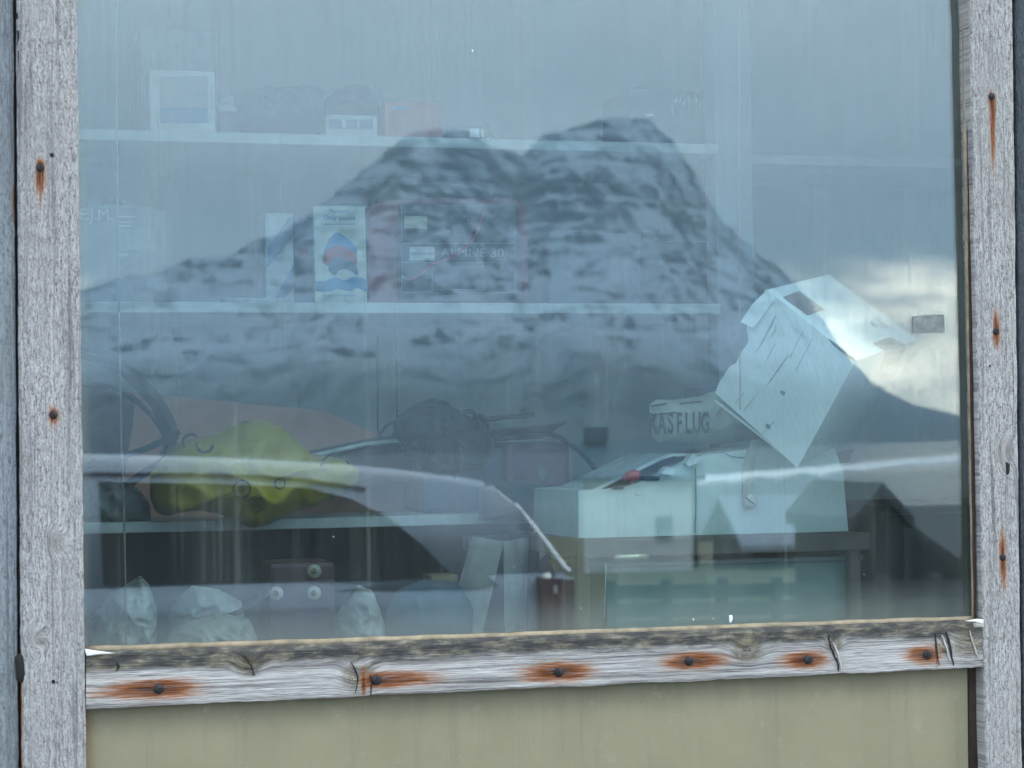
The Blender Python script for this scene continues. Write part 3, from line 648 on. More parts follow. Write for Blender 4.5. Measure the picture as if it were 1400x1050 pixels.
W_rail = weathered('weathered_rail_wood', (0.48, 0.46, 0.45), (0.13, 0.12, 0.118), strs, rail=True, seed=2.0, knots=kb)
rail = member('bottom_rail', *ra, 0.031, W_rail, win, grain='h', nu=900, nv=26, chamfer=(0.003, 0.006), relief=0.0013, seed=3, wob=0.0016)
hz_ = ZTOP
member('top_rail', Vector((lq[1].x+0.001, YF+0.003, hz_+0.03)), Vector((rq[0].x-0.001, YF+0.003, hz_+0.03)), Vector((rq[0].x-0.001, YF+0.003, hz_-0.05)), Vector((lq[1].x+0.001, YF+0.003, hz_-0.05)), 0.03, weathered('weathered_top_rail_wood', (0.4, 0.4, 0.41), (0.13, 0.13, 0.14), [], seed=9.0), win, grain='h', nu=120, nv=10)
# cracks across the rail at the knots: thin raised splinters and dark slots
M_slot = plain('dark_crack', (0.012, 0.011, 0.011), 0.95, 0.2, 60, 0.0)
M_splint = plain('pale_splinter', (0.42, 0.40, 0.37), 0.85, 0.2, 60, 0.2)
def slot(pts, w, mat, name='crack', Y=YR-0.0012, dep=0.0015):
    q = cat([P(a, b, Y) for a, b in pts], 5); n = len(q); L = []; Rr = []; sd = pts[0][0]
    for i, a in enumerate(q):
        w_ = w*(0.15+0.85*math.sin(math.pi*(i+0.5)/n))*(0.7+0.6*random.random()); jx = Vector((mnoise.noise(Vector((sd, i*0.7, 0)))*0.0016, 0, 0))
        L.append(a+jx-Vector((w_, 0, 0))); Rr.append(a+jx+Vector((w_, 0, 0)))
    MB().prism(L+Rr[::-1], (0, dep, 0)).build(name, mat, rail)
slot([(1133, 868), (1136, 885), (1145, 905), (1147, 918)], 0.0016, M_slot); slot([(1139, 878), (1147, 896), (1151, 916)], 0.0016, M_splint, 'splinter', YR-0.0022)
slot([(1279, 866), (1281, 890), (1284, 910)], 0.0011, M_slot); slot([(1293, 862), (1298, 880), (1304, 910)], 0.0017, M_slot); slot([(1288, 868), (1294, 884), (1299, 904)], 0.0013, M_splint, 'splinter', YR-0.0022)
slot([(1326, 862), (1331, 880), (1338, 900)], 0.0010, M_splint, 'splinter', YR-0.0022); slot([(480, 905), (489, 925), (486, 948)], 0.0009, M_slot); slot([(334, 896), (343, 910), (348, 924)], 0.0010, M_slot)
slot([(160, 906), (162, 911), (160, 917)], 0.0018, M_slot); slot([(506, 922), (508, 935), (507, 952)], 0.0008, M_slot)
# screws
M_screw = plain('rusted_dark_screw', (0.028, 0.026, 0.032), 0.55, 0.3, 200, 0.2, metal=0.5)
def screw(px, py, Y, par, r=0.0062, slotang=0.5):
    c = P(px, py, Y); a, b = math.cos(slotang), math.sin(slotang)
    s_ = MB().lathe(c+Vector((0, 0.002, 0)), (0, -1, 0), [(r, 0), (r, 0.0022), (r*0.8, 0.0034), (r*0.3, 0.0038)], 16).build('screw', M_screw, par, True)
    ax = Vector((a, 0, b)); bx = Vector((-b, 0, a)); q = c+Vector((0, -0.0022, 0))
    MB().prism([q+ax*r*0.75+bx*0.0008, q-ax*r*0.75+bx*0.0008, q-ax*r*0.75-bx*0.0008, q+ax*r*0.75-bx*0.0008], (0, 0.0009, 0)).build('slot', M_slot, s_)
for i, (a, b, *_) in enumerate(s_b): screw(a, b, YR-0.001, rail, 0.0064, 0.3+i*0.9)
for i, (a, b) in enumerate(s_l): screw(a, b, YF-0.0005, postl, 0.0054, 1.2+i)
for i, (a, b) in enumerate(s_r): screw(a, b, YF-0.0005, postr, 0.0050, 0.4+i)
def hole(px, py, par, r, Y=YF-0.0006):
    MB().lathe(P(px, py, Y), (0, 1, 0), [(r, 0), (r*0.9, 0.003)], 10).build('nail_hole', M_slot, par)
hole(71, 212, postl, 0.0028); hole(73, 932, postl, 0.0026); hole(25, 22, postl, 0.004, -0.022); hole(1354, 500, postr, 0.0014)
for i, (a, b) in enumerate(((26, 50), (27, 78), (36, 480), (1378, 640))):
    mb = MB(); V, F = pillow([(a-3, b-9), (a+3, b-6), (a+2, b+8), (a-2, b+10)], -0.0255 if a < 100 else YF-0.0003, 0.001, 0.001, N=16, rings=3); mb.add(V, F); mb.build('bark_pocket', M_slot, postl if a < 100 else postr)
V, F = pillow([(20, 898), (27, 893), (35, 900), (36, 925), (31, 935), (22, 930)], -0.022, 0.006, 0.004, N=24, rings=5); mesh('knot', V, F, M_slot, postl, True)
# pane
t = NT('dusty_window_glass'); t.n.remove(t.b); p = t.pos(); sx = t.N('ShaderNodeSeparateXYZ'); t.l.new(p, sx.inputs[0]); X_, Z_ = sx.outputs[0], sx.outputs[2]
lw = t.N('ShaderNodeLayerWeight'); lw.inputs['Blend'].default_value = 0.5
fres = t.ma('ADD', t.ma('MULTIPLY', t.ma('POWER', lw.outputs['Facing'], 4.0), 0.6), 0.125)
tr = t.N('ShaderNodeBsdfTransparent'); tr.inputs[0].default_value = (0.825, 0.905, 0.916, 1)
gls = t.N('ShaderNodeBsdfGlossy'); gls.inputs['Roughness'].default_value = 0.0; gls.inputs['Color'].default_value = (0.93, 0.98, 1.0, 1)
m1 = t.N('ShaderNodeMixShader'); t.l.new(fres, m1.inputs[0]); t.l.new(tr.outputs[0], m1.inputs[1]); t.l.new(gls.outputs[0], m1.inputs[2])
film = t.noise(t.map(p, (9, 9, 2.2)), 1, 5, 0.6); strk = t.noise(t.map(p, (120, 120, 1.3)), 1, 5, 0.7)
dust = t.ma('ADD', 0.008, t.ma('MULTIPLY', t.rng(film, 0.35, 0.75), 0.030))
dust = t.ma('ADD', dust, t.ma('MULTIPLY', t.rng(strk, 0.48, 0.74), t.ma('MULTIPLY', t.rng(film, 0.3, 0.65), 0.10)))
zb_ = P(700, 868, 0).z; xl_ = P(112, 500, 0).x; xr_ = P(1318, 500, 0).x
e1 = t.rng(t.ma('SUBTRACT', Z_, t.ma('MULTIPLY', film, 0.03)), zb_-0.02, zb_+0.045, 0.17, 0.0)
e2 = t.rng(t.ma('SUBTRACT', X_, t.ma('MULTIPLY', film, 0.015)), xl_-0.012, xl_+0.006, 0.16, 0.0); e3 = t.rng(X_, xr_-0.03, xr_, 0.0, 0.05)
dust = t.ma('ADD', dust, t.ma('ADD', e1, t.ma('ADD', e2, e3)))
vor = t.N('ShaderNodeTexVoronoi'); vor.inputs['Scale'].default_value = 52; t.l.new(p, vor.inputs['Vector'])
vsp = t.N('ShaderNodeSeparateColor'); t.l.new(vor.outputs['Color'], vsp.inputs[0])
sp_ = t.ma('MULTIPLY', t.rng(vor.outputs['Distance'], 0.03, 0.075, 1.0, 0.0), t.rng(vsp.outputs[0], 0.80, 0.98, 0.0, 0.9))
dust = t.ma('MINIMUM', t.ma('ADD', dust, sp_), 0.9)
dif = t.N('ShaderNodeBsdfDiffuse'); dif.inputs[0].default_value = (0.55, 0.57, 0.52, 1)
trl = t.N('ShaderNodeBsdfTranslucent'); trl.inputs[0].default_value = (0.45, 0.47, 0.43, 1)
m2 = t.N('ShaderNodeMixShader'); m2.inputs[0].default_value = 0.4; t.l.new(dif.outputs[0], m2.inputs[1]); t.l.new(trl.outputs[0], m2.inputs[2])
m3 = t.N('ShaderNodeMixShader'); t.l.new(dust, m3.inputs[0]); t.l.new(m1.outputs[0], m3.inputs[1]); t.l.new(m2.outputs[0], m3.inputs[2])
t.l.new(m3.outputs[0], t.out.inputs[0]); M_glass = t.m
MB().box(P(92, 500, 0).x, P(1336, 500, 0).x, 0.0, 0.004, ZS+0.02, ZTOP).build('glass_pane', M_glass, win)
# putty and beads round the pane
M_putty = plain('old_tan_putty', (0.30, 0.24, 0.16), 0.8, 0.25, 40, 0.3)
M_bead = plain('green_grey_bead', (0.075, 0.085, 0.07), 0.6, 0.35, 25, 0.25)
M_brown = plain('rusty_brown_edge', (0.035, 0.014, 0.010), 0.85, 0.35, 50, 0.3)
def strip(pts, r, mat, name, Y): 
    q = []
    for i in range(len(pts)-1):
        a, b = P(*pts[i], Y), P(*pts[i+1], Y)
        q += [a.lerp(b, k/40)+Vector((0, 0, 0))+Vector((mnoise.noise(a.lerp(b, k/40)*30), 0, mnoise.noise(a.lerp(b, k/40)*30+Vector((7, 0, 0)))))*r*0.25 for k in range(40)]
    q.append(P(*pts[-1], Y)); MB().tube(q, r, 8).build(name, mat, win, True)
strip([(117, 888.5), (700, 869), (1340, 846)], 0.0048, M_putty, 'putty', -0.0035)
xb0, xb1 = 1311.5, 1334
MB().hexa([P(1310.5, -330, -0.006), P(1316.5, -330, -0.006), P(1337.5, 870, -0.006), P(1331, 870, -0.006)], [P(1310.5, -330, -0.0005), P(1316.5, -330, -0.0005), P(1337.5, 870, -0.0005), P(1331, 870, -0.0005)]).build('glazing_bead', M_bead, win)
strip([(1318, -330), (1326.5, 400), (1333.5, 870)], 0.0022, M_brown, 'bead_edge', -0.016)
strip([(1315.5, -330), (1320, 200), (1323.5, 400), (1332.5, 870)], 0.0035, M_putty, 'putty', -0.008)
M_flake = plain('white_paint_flake', (0.75, 0.75, 0.75), 0.6, 0.05, 60, 0.2)
V, F = pillow([(116, 887), (135, 890), (158, 893), (135, 895), (118, 897)], -0.030, 0.0015, 0.0015, N=24, rings=4); mesh('paint_flake', V, F, M_flake, win)
V, F = pillow([(1319, 849), (1335, 846), (1345, 847), (1344, 853), (1330, 850)], -0.031, 0.0015, 0.0015, N=24, rings=4); mesh('paint_flake', V, F, M_flake, win)
V, F = pillow([(1330, 852), (1345, 850), (1346, 858), (1332, 858)], -0.029, 0.002, 0.002, N=24, rings=4); mesh('paint_flake', V, F, M_splint, win)
# droppings and bits stuck on the pane, a stuck sticker
for a, b, s_ in ((999, 846, 3.2), (646, 70, 1.2), (948, 847, 1.0)):
    V, F = pillow([(a-s_*0.7, b-s_*1.5), (a+s_*0.6, b-s_*1.6), (a+s_*0.9, b), (a+s_*0.2, b+s_*1.8), (a-s_*0.7, b+s_*1.4)], -0.0004, 0.0006, 0.0003, N=14, rings=3); mesh('dropping', V, F, M_flake, win)
st_m = plain('grey_sticker', (0.20, 0.22, 0.21), 0.7, 0.25, 60, 0.05)
sk = MB().prism(pxs([(1248, 432), (1290, 430), (1292, 453), (1287, 455), (1249, 455)], -0.0009), (0, 0.0006, 0)).build('sticker', st_m, None)
props(sk, 'small faded grey rectangular sticker stuck on the pane near the tilted carton', 'sticker')

# ------------------------------------------------------------------ room behind the pane
M_wallin = plain('dull_grey_board_wall', (0.60, 0.60, 0.575), 0.85, 0.08, 4, 0.05)
M_floor = plain('worn_floor_boards', (0.16, 0.14, 0.12), 0.8, 0.2, 6, 0.1)
YB = 0.98
props(MB().box(-2.2, 2.3, YB, YB+0.1, -0.1, 2.8).build('back_wall', M_wallin), kind='structure')
for nm, x0, x1 in (('side_wall', -2.2, -2.1), ('side_wall', 2.2, 2.3)):
    props(MB().box(x0, x1, 0.10, YB, -0.1, 2.8).build(nm, M_wallin), kind='structure')
props(MB().box(-2.1, 2.2, 0.10, YB, -0.1, 0.0).build('floor', M_floor), kind='structure')
props(MB().box(-2.2, 2.3, 0.006, YB+0.1, 2.801, 2.9).build('ceiling', M_wallin), kind='structure')
ZM_, ZL_ = P(545, 413.8, 0.55).z, P(450, 707.5, 0.55).z
for px_ in (515, 541):
    a = P(px_, 430, YB-0.002); MB().box(a.x-0.0012, a.x+0.0012, YB-0.003, YB-0.0003, ZL_+0.01, ZM_-0.03).build('board_joint', M_slot, bpy.data.objects['back_wall'])
# shelving
M_shelf = plain('white_shelf_laminate', (0.50, 0.52, 0.50), 0.5, 0.10, 10, 0.02)
M_shelfd = plain('grey_upright', (0.30, 0.32, 0.34), 0.7, 0.1, 10, 0.05)
YS = 0.55
su = thing('shelving_unit', 'white open shelves along the back wall with a grey upright', 'shelves', (0.0, 0.75, 0.0))
ZU, ZM, ZL = P(545, 186.5, YS).z, P(545, 413.8, YS).z, P(450, 707.5, YS).z
XE = P(984, 300, YS).x; XEL = P(792, 700, YS).x; TH = 14.2*1.19/1000
for z, xe in ((ZU, XE), (ZM, XE), (ZL, XEL)):
    MB().box(-2.05, xe, YS, YB-0.004, z-TH, z, 0.0015).build('shelf', M_shelf, su)
MB().box(XE+0.0015, P(1036, 300, YS).x, YS+0.02, YS+0.07, 0.0, 2.78, 0.002).build('upright', M_shelfd, su)
MB().box(P(1038, 300, YS).x+0.002, 2.15, YS+0.09, YB-0.004, ZU-TH-0.003, ZU-0.003, 0.0015).build('shelf', M_shelf, su)
MB().box(-2.0, -1.95, YS+0.01, YS+0.06, 0.0, 2.78, 0.002).build('upright', M_shelfd, su)
a = P(640, 728, 0.60); b = P(835, 748, 0.60); MB().box(a.x, b.x, 0.60, 0.64, b.z, P(740, 729, 0.60).z, 0.002).build('support_rail', plain('pale_support_rail', (0.30, 0.30, 0.27), 0.8, 0.1, 10, 0.05), su)
MB().box(-2.0, XEL-0.002, 0.78, 0.80, 0.9, ZL-TH-0.001, 0.001).build('shade_board', plain('dark_teal_shade_board', (0.035, 0.06, 0.075), 0.8, 0.15, 8, 0.05), su)  # added dark board in place of the shade under the low shelf
# bench just under the sill, out of sight from the front except for what stands on it
M_bench = plain('dark_bench_top', (0.09, 0.085, 0.08), 0.7, 0.2, 8, 0.1)
ZB = ZS+0.0
bn = thing('bench', 'dark low bench board running under the lowest shelf', 'bench', (0, 0.5, 0))
MB().box(-2.0, 2.1, 0.12, 0.90, ZB-0.03, ZB, 0.002).build('top', M_bench, bn)
for x_ in (-1.9, 0.0, 2.0):
    for y_ in (0.16, 0.84): MB().box(x_-0.03, x_+0.03, y_-0.03, y_+0.03, 0.0, ZB-0.0305, 0.003).build('leg', M_bench, bn)

# ================================================================== THINGS IN THE SHED
m_ = lambda n, c, r=0.6, **k: plain(n, c, r, **k)
M_blk = m_('black_plastic', (0.018, 0.019, 0.021), 0.5); M_maroon = m_('maroon_plastic', (0.24, 0.03, 0.045), 0.55)
M_pgrey = m_('pale_grey_card', (0.42, 0.44, 0.45)); M_wcard = m_('white_card', (0.72, 0.74, 0.72)); M_ink = m_('dark_ink', (0.06, 0.07, 0.08), 0.8, bump=0.0)
M_inkb = m_('blue_ink', (0.04, 0.24, 0.46), 0.7, bump=0.0); M_inkr = m_('red_ink', (0.42, 0.07, 0.09), 0.7, bump=0.0); M_inkd = m_('deep_blue_ink', (0.03, 0.11, 0.19), 0.7, bump=0.0)
M_navy = m_('navy_cloth', (0.03, 0.045, 0.085), 0.9); M_pale = m_('pale_print', (0.55, 0.56, 0.55), 0.7, bump=0.0)
def single(name, mb, mat, label, cat_, smooth=False): return props(mb.build(name, mat, None, smooth), label, cat_)
def center(x0, x1, z, Y): return ((x0+x1)/2, Y, z)
def patch(pts, Y, mat, name, parent, dep=0.0008): return MB().prism(pxs(pts, Y), (0, dep, 0)).build(name, mat, parent)

# ---- top shelf
mb = MB(); bxp(mb, 192, 298, 40, 180, 0.82, 0.12, 0.003, ZU); single('storage_box', mb, M_pgrey, 'tall plain grey box standing at the back of the top shelf', 'box')
c1 = thing('picture_box', 'white carton with a blue band across its front on the top shelf', 'carton', tuple(P(248, 178, 0.62)))
mb = MB(); bxp(mb, 204, 294, 96, 180, 0.62, 0.10, 0.002, ZU); mb.build('carton', M_wcard, c1)
patch([(219, 105), (284, 104), (284, 146), (219, 146)], 0.6188, m_('grey_print', (0.30, 0.34, 0.36)), 'picture', c1); patch([(219, 146.5), (284, 146.5), (284, 168), (219, 168)], 0.6188, M_inkb, 'blue_band', c1)
jr = thing('jar', 'small pale jar with purple label beside the white carton', 'jar', (P(310, 150, 0.66).x, 0.66, ZU))
q = Vector((P(310, 150, 0.66).x, 0.66, ZU)); hj = P(310, 132, 0.66).z-ZU
MB().lathe(q, (0, 0, 1), [(0.013, 0), (0.014, 0.003), (0.014, hj*0.75), (0.009, hj*0.82)], 20).build('body', M_wcard, jr, True); MB().lathe(q, (0, 0, 1), [(0.0144, hj*0.2), (0.0146, hj*0.25), (0.0146, hj*0.6), (0.0144, hj*0.65)], 20).build('label_band', m_('purple_print', (0.20, 0.10, 0.17)), jr, True)
MB().lathe(q, (0, 0, 1), [(0.012, hj*0.821), (0.012, hj*0.98), (0.010, hj)], 20).build('lid', M_pgrey, jr, True)
V, F = pillow([(323, 182), (322, 150), (330, 128), (350, 119), (395, 121), (430, 117), (442, 128), (444, 182)], 0.70, 0.06, 0.06, seed=1, zmin=ZU); props(mesh('canvas_bag', V, F, m_('slate_blue_cloth', (0.04, 0.09, 0.17), 0.9), None, True), 'slumped slate-blue cloth bag on the top shelf', 'bag')
bx = thing('parts_box', 'white box printed with blue squares under a folded dark cloth', 'box', tuple(P(480, 180, 0.64)))
mb = MB(); _, _, _, zt_ = bxp(mb, 445, 516, 157, 182, 0.64, 0.1, 0.002, ZU); mb.build('carton', M_wcard, bx)
for a, b in ((450, 468), (473, 488), (492, 510)): patch([(a, 163), (b, 163), (b, 176), (a, 176)], 0.6388, m_('grey_blue_print', (0.18, 0.25, 0.34)), 'printed_square', bx)
V, F = pillow([(442, 158), (444, 135), (452, 126), (476, 117), (506, 118), (514, 130), (518, 158)], 0.68, 0.045, 0.045, seed=2, zmin=zt_+0.0005); props(mesh('folded_cloth', V, F, M_navy, None, True), 'folded navy cloth lying on the white printed box', 'cloth')
rc = thing('red_carton', 'faded red carton on the top shelf beside the cloth', 'carton', tuple(P(566, 182, 0.63)))
mb = MB(); bxp(mb, 526, 606, 140, 184, 0.63, 0.1, 0.002, ZU); mb.build('carton', m_('faded_red_card', (0.55, 0.11, 0.10)), rc); patch([(536, 145), (560, 145), (560, 149), (536, 149)], 0.6288, M_inkb, 'printed_line', rc)
mb = MB(); mb.prism(pxs([(614, 186), (622, 174), (640, 169), (668, 171), (676, 188)], 0.64), (0, 0.09, 0)); single('tray', mb, m_('dull_green_tray', (0.12, 0.18, 0.14)), 'low green tray on the top shelf beside the red carton', 'tray')
tg = thing('bright_square', 'small bright white rectangle at the edge of the top shelf', 'square', tuple(P(650, 188, YS-0.004)))
patch([(642, 176), (655, 175.5), (655.5, 188), (642.5, 188)], YS-0.004, m_('bright_white', (0.9, 0.9, 0.9), var=0.02), 'card', tg, 0.0012); patch([(658, 177), (661.5, 177), (662, 187.5), (658.5, 187.5)], YS-0.004, M_wcard, 'clip', tg, 0.003)  # two plain bright white pieces at the shelf edge
cr2 = thing('wrapped_crate', 'dark crate wrapped in crinkled clear film on the top shelf', 'crate', tuple(P(920, 195, 0.64)))
mb = MB(); bxp(mb, 862, 982, 121, 204, 0.64, 0.16, 0.004, ZU); mb.build('crate', m_('dark_crate', (0.07, 0.09, 0.10)), cr2)
M_film = m_('clear_film', (0.6, 0.63, 0.63), 0.08, spec=1.0)
for k in range(15):
    a = 918+k*4.4+random.uniform(-1, 1); y0 = 130+random.uniform(0, 12); h = random.uniform(8, 26)
    MB().tube(cat([P(a, y0, 0.632), P(a+random.uniform(-3, 3), y0+h*0.5, 0.631), P(a+random.uniform(-2, 2), y0+h, 0.633)], 3), [0.0004]+[0.0008]*5+[0.0004], 5).build('film_crease', M_film, cr2, True)
patch([(883, 156), (894, 155), (894, 158), (883, 158.5)], 0.6385, M_film, 'film_tab', cr2)

# ---- middle shelf
ej = thing('lettered_box', 'grey carton with sloped shoulders and pale lettering on the middle shelf', 'carton', tuple(P(165, 412, 0.60)))
mb = MB(); q = pxs([(60, 281), (192, 280), (228, 292), (229, 413), (60, 413)], 0.60)
for v_ in (q[3], q[4]): v_.z = ZM
mb.prism(q, (0, 0.18, 0)); mb.build('carton', m_('blue_grey_card', (0.22, 0.25, 0.28)), ej)
text('lettering', 'E.J.M.', 0.026, M_pale, ej, facing(P(131, 294, 0.599)), squeeze=0.95)
for a, b, y_ in ((160, 184, 295), (160, 182, 303), (160, 178, 308)): patch([(a, y_), (b, y_), (b, y_+2), (a, y_+2)], 0.5992, M_pale, 'printed_line', ej)
patch([(160, 313), (212, 313), (212, 342), (160, 342)], 0.5992, m_('faint_label', (0.30, 0.33, 0.34)), 'label', ej); patch([(160, 346), (174, 346), (174, 351), (160, 351)], 0.5992, M_pale, 'printed_line', ej)
V, F = pillow([(138, 281), (142, 274), (156, 270), (165, 274), (172, 281)], 0.68, 0.03, 0.03, seed=4, N=40, rings=8); props(mesh('rag', V, F, m_('grey_rag', (0.17, 0.20, 0.22), 0.95), None, True), 'small grey rag on top of the lettered grey carton', 'rag')
wc = thing('striped_carton', 'white carton with a blue diagonal stripe beside the boat leaflet', 'carton', tuple(P(380, 410, 0.66)))
mb = MB(); bxp(mb, 363, 402, 291, 413, 0.66, 0.12, 0.002, ZM); mb.build('carton', m_('soft_white_card', (0.55, 0.58, 0.60)), wc)
patch([(397, 296), (401, 296), (401, 322), (366, 366), (366, 338)], 0.6588, m_('mid_blue_print', (0.10, 0.22, 0.42)), 'stripe', wc); patch([(401, 362), (401, 392), (390, 407), (376, 407)], 0.6588, m_('mid_blue_print_b', (0.10, 0.22, 0.42)), 'stripe', wc)
bf = thing('blue_packet', 'blue packet with a red dot leaning between the striped carton and leaflet', 'packet', tuple(P(415, 412, 0.70)))
mb = MB(); q = pxs([(403, 300), (428, 296), (428, 413), (403, 413)], 0.70)
for v_ in (q[2], q[3]): v_.z = ZM
mb.prism(q, (0, 0.05, 0)); mb.build('packet', m_('packet_blue', (0.12, 0.18, 0.27)), bf)
MB().lathe(P(415, 345, 0.6985), (0, 1, 0), [(0.009, 0), (0.009, 0.001)], 18).build('red_dot', M_inkr, bf)
# leaflet with the sail picture
lf = thing('leaflet', 'white leaflet with a blue and red sail above blue waves', 'leaflet', tuple(P(465, 411, 0.58)))
YL = 0.585
q = pxs([(428.5, 282), (499, 281.5), (502, 413), (431.5, 413)], YL)
for v_ in (q[2], q[3]): v_.z = ZM
MB().prism(q, (0, 0.004, 0)).build('card', m_('cream_card', (0.60, 0.61, 0.56), var=0.08), lf)
def curve_patch(pts, mat, name, k): 
    q = cat([P(a, b, YL-0.0006-0.0003*k) for a, b in pts], 5); MB().prism(q, (0, 0.0005, 0)).build(name, mat, lf)
curve_patch([(442, 352), (444, 340), (451, 327), (460, 318), (474, 325), (486, 336), (488, 345), (487, 352)], M_inkb, 'upper_sail', 0)
curve_patch([(447, 364), (441.5, 356), (446, 343), (456, 337), (466, 336), (480, 342), (487.5, 349), (487.5, 362), (475, 356)], M_inkr, 'red_band', 1)
curve_patch([(458, 377), (450, 371), (449.5, 362), (456, 354), (466, 352), (479, 357), (487, 362), (489, 377), (481, 371), (470, 368), (463, 370)], M_inkd, 'lower_sail', 2)
curve_patch([(431.5, 384), (445, 384), (457, 379), (472, 383), (485, 378), (501, 383), (501.5, 398), (488, 394), (478, 398), (462, 395), (450, 399), (432, 398)], M_inkb, 'waves', 0)
for w_, y_, s_ in (("Mariner's", 289, 0.0085), ('Only sound', 298, 0.0105), ("Mariner's World Tours", 404, 0.0055)): text('lettering', w_, s_, M_inkb, lf, facing(P(464, y_, YL-0.0005)), 0.0002, 1.05)
patch([(441, 306), (486, 305.5), (486, 307), (441, 307.5)], YL-0.0006, m_('faint_blue_line', (0.25, 0.34, 0.42)), 'printed_line', lf)
# battery charger
bc = thing('battery_charger', 'black and maroon battery charger with carrying handle and a red cable', 'charger', tuple(P(610, 410, 0.60)))
q = pxs([(504, 288), (512, 278), (543, 272), (705, 271), (721, 283), (722, 413), (504, 413)], 0.61)
for v_ in (q[5], q[6]): v_.z = ZM
MB().prism(q, (0, 0.2, 0)).build('case', M_maroon, bc)
q = pxs([(546, 279), (708, 278), (709, 411), (546, 411)], 0.600); MB().prism(q, (0, 0.0095, 0)).build('front_panel', m_('charger_black', (0.022, 0.026, 0.032), 0.45), bc)
MB().tube(ppath([(508, 284), (515, 262), (540, 247), (590, 243), (640, 250), (672, 272)], 0.68), 0.008, 8).build('handle', M_blk, bc, True)
MB().tube(ppath([(660, 285, 0.596), (655, 310, 0.592), (640, 335, 0.592), (610, 355, 0.592), (590, 362, 0.594), (570, 378, 0.592), (555, 384, 0.590)], 0.6), 0.0022, 7).build('red_cable', m_('red_cable', (0.42, 0.05, 0.07)), bc, True)
Yp = 0.5985
patch([(553, 295), (584, 296), (584, 313), (553, 312)], Yp, m_('cream_label', (0.42, 0.42, 0.33)), 'label', bc)
def outline(x0, x1, y0, y1, mat, Y=Yp):
    mb = MB()
    mb.tube([P(x0, y0, Y), P(x1, y0, Y), P(x1, y1, Y), P(x0, y1, Y)], 0.0007, 5, True); return mb.build('printed_outline', mat, bc)
M_line = m_('pale_line', (0.32, 0.35, 0.37), bump=0.0)
outline(551, 700, 333, 359, M_line); outline(591, 662, 361, 396, M_line); outline(549, 704, 281, 400, M_line)
patch([(560, 337), (594, 337.5), (594, 356), (560, 356)], Yp, M_pale, 'plate', bc); text('lettering', 'MASTERON', 0.0075, M_ink, bc, facing(P(577, 347, Yp-0.0006))); text('lettering', 'ALPINE 30', 0.021, M_line, bc, facing(P(646, 346, Yp)), squeeze=1.15)
text('lettering', '+', 0.014, M_pale, bc, facing(P(551, 379, Yp))); text('lettering', '-', 0.016, M_pale, bc, facing(P(584, 379, Yp)))
for a, b in ((610, 298), (616, 313), (640, 300)): MB().lathe(P(a, b, Yp), (0, -1, 0), [(0.006, 0), (0.005, 0.006), (0.002, 0.007)], 14).build('knob', M_blk, bc, True)
mb = MB(); bxp(mb, 906, 983, 331, 413, 0.62, 0.2, 0.004, ZM); single('black_box', mb, m_('blue_black_box', (0.025, 0.035, 0.045)), 'plain black box at the end of the middle shelf by the upright', 'box')
mb = MB(); bxp(mb, 752, 880, 316, 413, 0.74, 0.15, 0.003, ZM); single('grey_carton', mb, m_('slate_carton', (0.13, 0.15, 0.16)), 'slate grey carton on the middle shelf beside the battery charger', 'carton')
mb = MB()
for k in range(3): mb.tube([P(345, 405+k*2.2, 0.60)+Vector((math.cos(2*math.pi*i/30)*0.045, 0.03+math.sin(2*math.pi*i/30)*0.03, 0)) for i in range(30)], 0.0028, 6, True)
zmn = min(v.z for v in mb.v); mb.v = [v+Vector((0, 0, ZM-zmn)) for v in mb.v]
single('hose_coil', mb, m_('clear_hose', (0.45, 0.48, 0.48), 0.2), 'small coil of pale clear hose lying on the middle shelf', 'hose', True)

# ---- low shelf
mb = MB(); q = pxs([(40, 522), (210, 539), (442, 562), (530, 598), (602, 640), (602, 712), (40, 712)], 0.82)
for v_ in q[5:]: v_.z = ZL
mb.prism(q, (0, 0.02, 0)); single('pink_board', mb, m_('salmon_card', (0.74, 0.36, 0.27), 0.8, var=0.06), 'large salmon pink board leaning at the back of the low shelf', 'board')
V, F = pillow([(60, 520), (113, 523), (160, 530), (184, 541), (182, 580), (172, 640), (160, 712), (60, 712)], 0.74, 0.06, 0.05, amp=0.15, freq=12, seed=5, zmin=ZL); props(mesh('brown_bag', V, F, m_('maroon_brown_vinyl', (0.11, 0.045, 0.045), 0.6), None, True), 'dark maroon vinyl bag standing behind the black hoses', 'bag')
hs = thing('hose_loops', 'loops of thick black rubber hose leaning beside the yellow bag', 'hose', tuple(P(210, 700, 0.56)))
MB().tube(ppath([(40, 448, .66), (113, 472, .64), (160, 494, .62), (205, 532, .6), (230, 570, .59), (238, 600, .58), (226, 628, .58), (200, 645, .6), (150, 680, .6)], 0.6), 0.0072, 9).build('outer_loop', M_rubber, hs, True)
MB().tube(ppath([(40, 468, .68), (113, 486, .66), (160, 505, .64), (200, 540, .62), (222, 575, .61), (231, 602, .60), (222, 625, .6)], 0.6), 0.0065, 9).build('middle_loop', M_rubber, hs, True)
MB().tube(ppath([(40, 510, .64), (113, 524, .63), (160, 533, .61), (195, 555, .59), (218, 582, .575), (229, 605, .57)], 0.6), 0.0048, 9).build('inner_loop', M_rubber, hs, True)
MB().tube(ppath([(110, 640, .57), (150, 628, .565), (190, 617, .56), (225, 602, .555), (245, 589, .55)], 0.6), 0.0056, 9).build('hose_end', M_rubber, hs, True)
t = NT('yellow_plastic_bag'); n = t.noise(t.obj(), 12, 5, 0.6)
t.col(t.ramp(n, (0.3, (0.34, 0.25, 0.012)), (0.7, (0.44, 0.34, 0.03)))).rgh(0.38); t.nor(t.bump(t.noise(t.obj(), 40, 4, 0.6, 0.6), 0.3, 0.004)); M_yel = t.m
yb = thing('yellow_bag', 'crumpled yellow plastic bag with dark printed marks hanging over the low shelf', 'bag', tuple(P(330, 715, 0.5)))
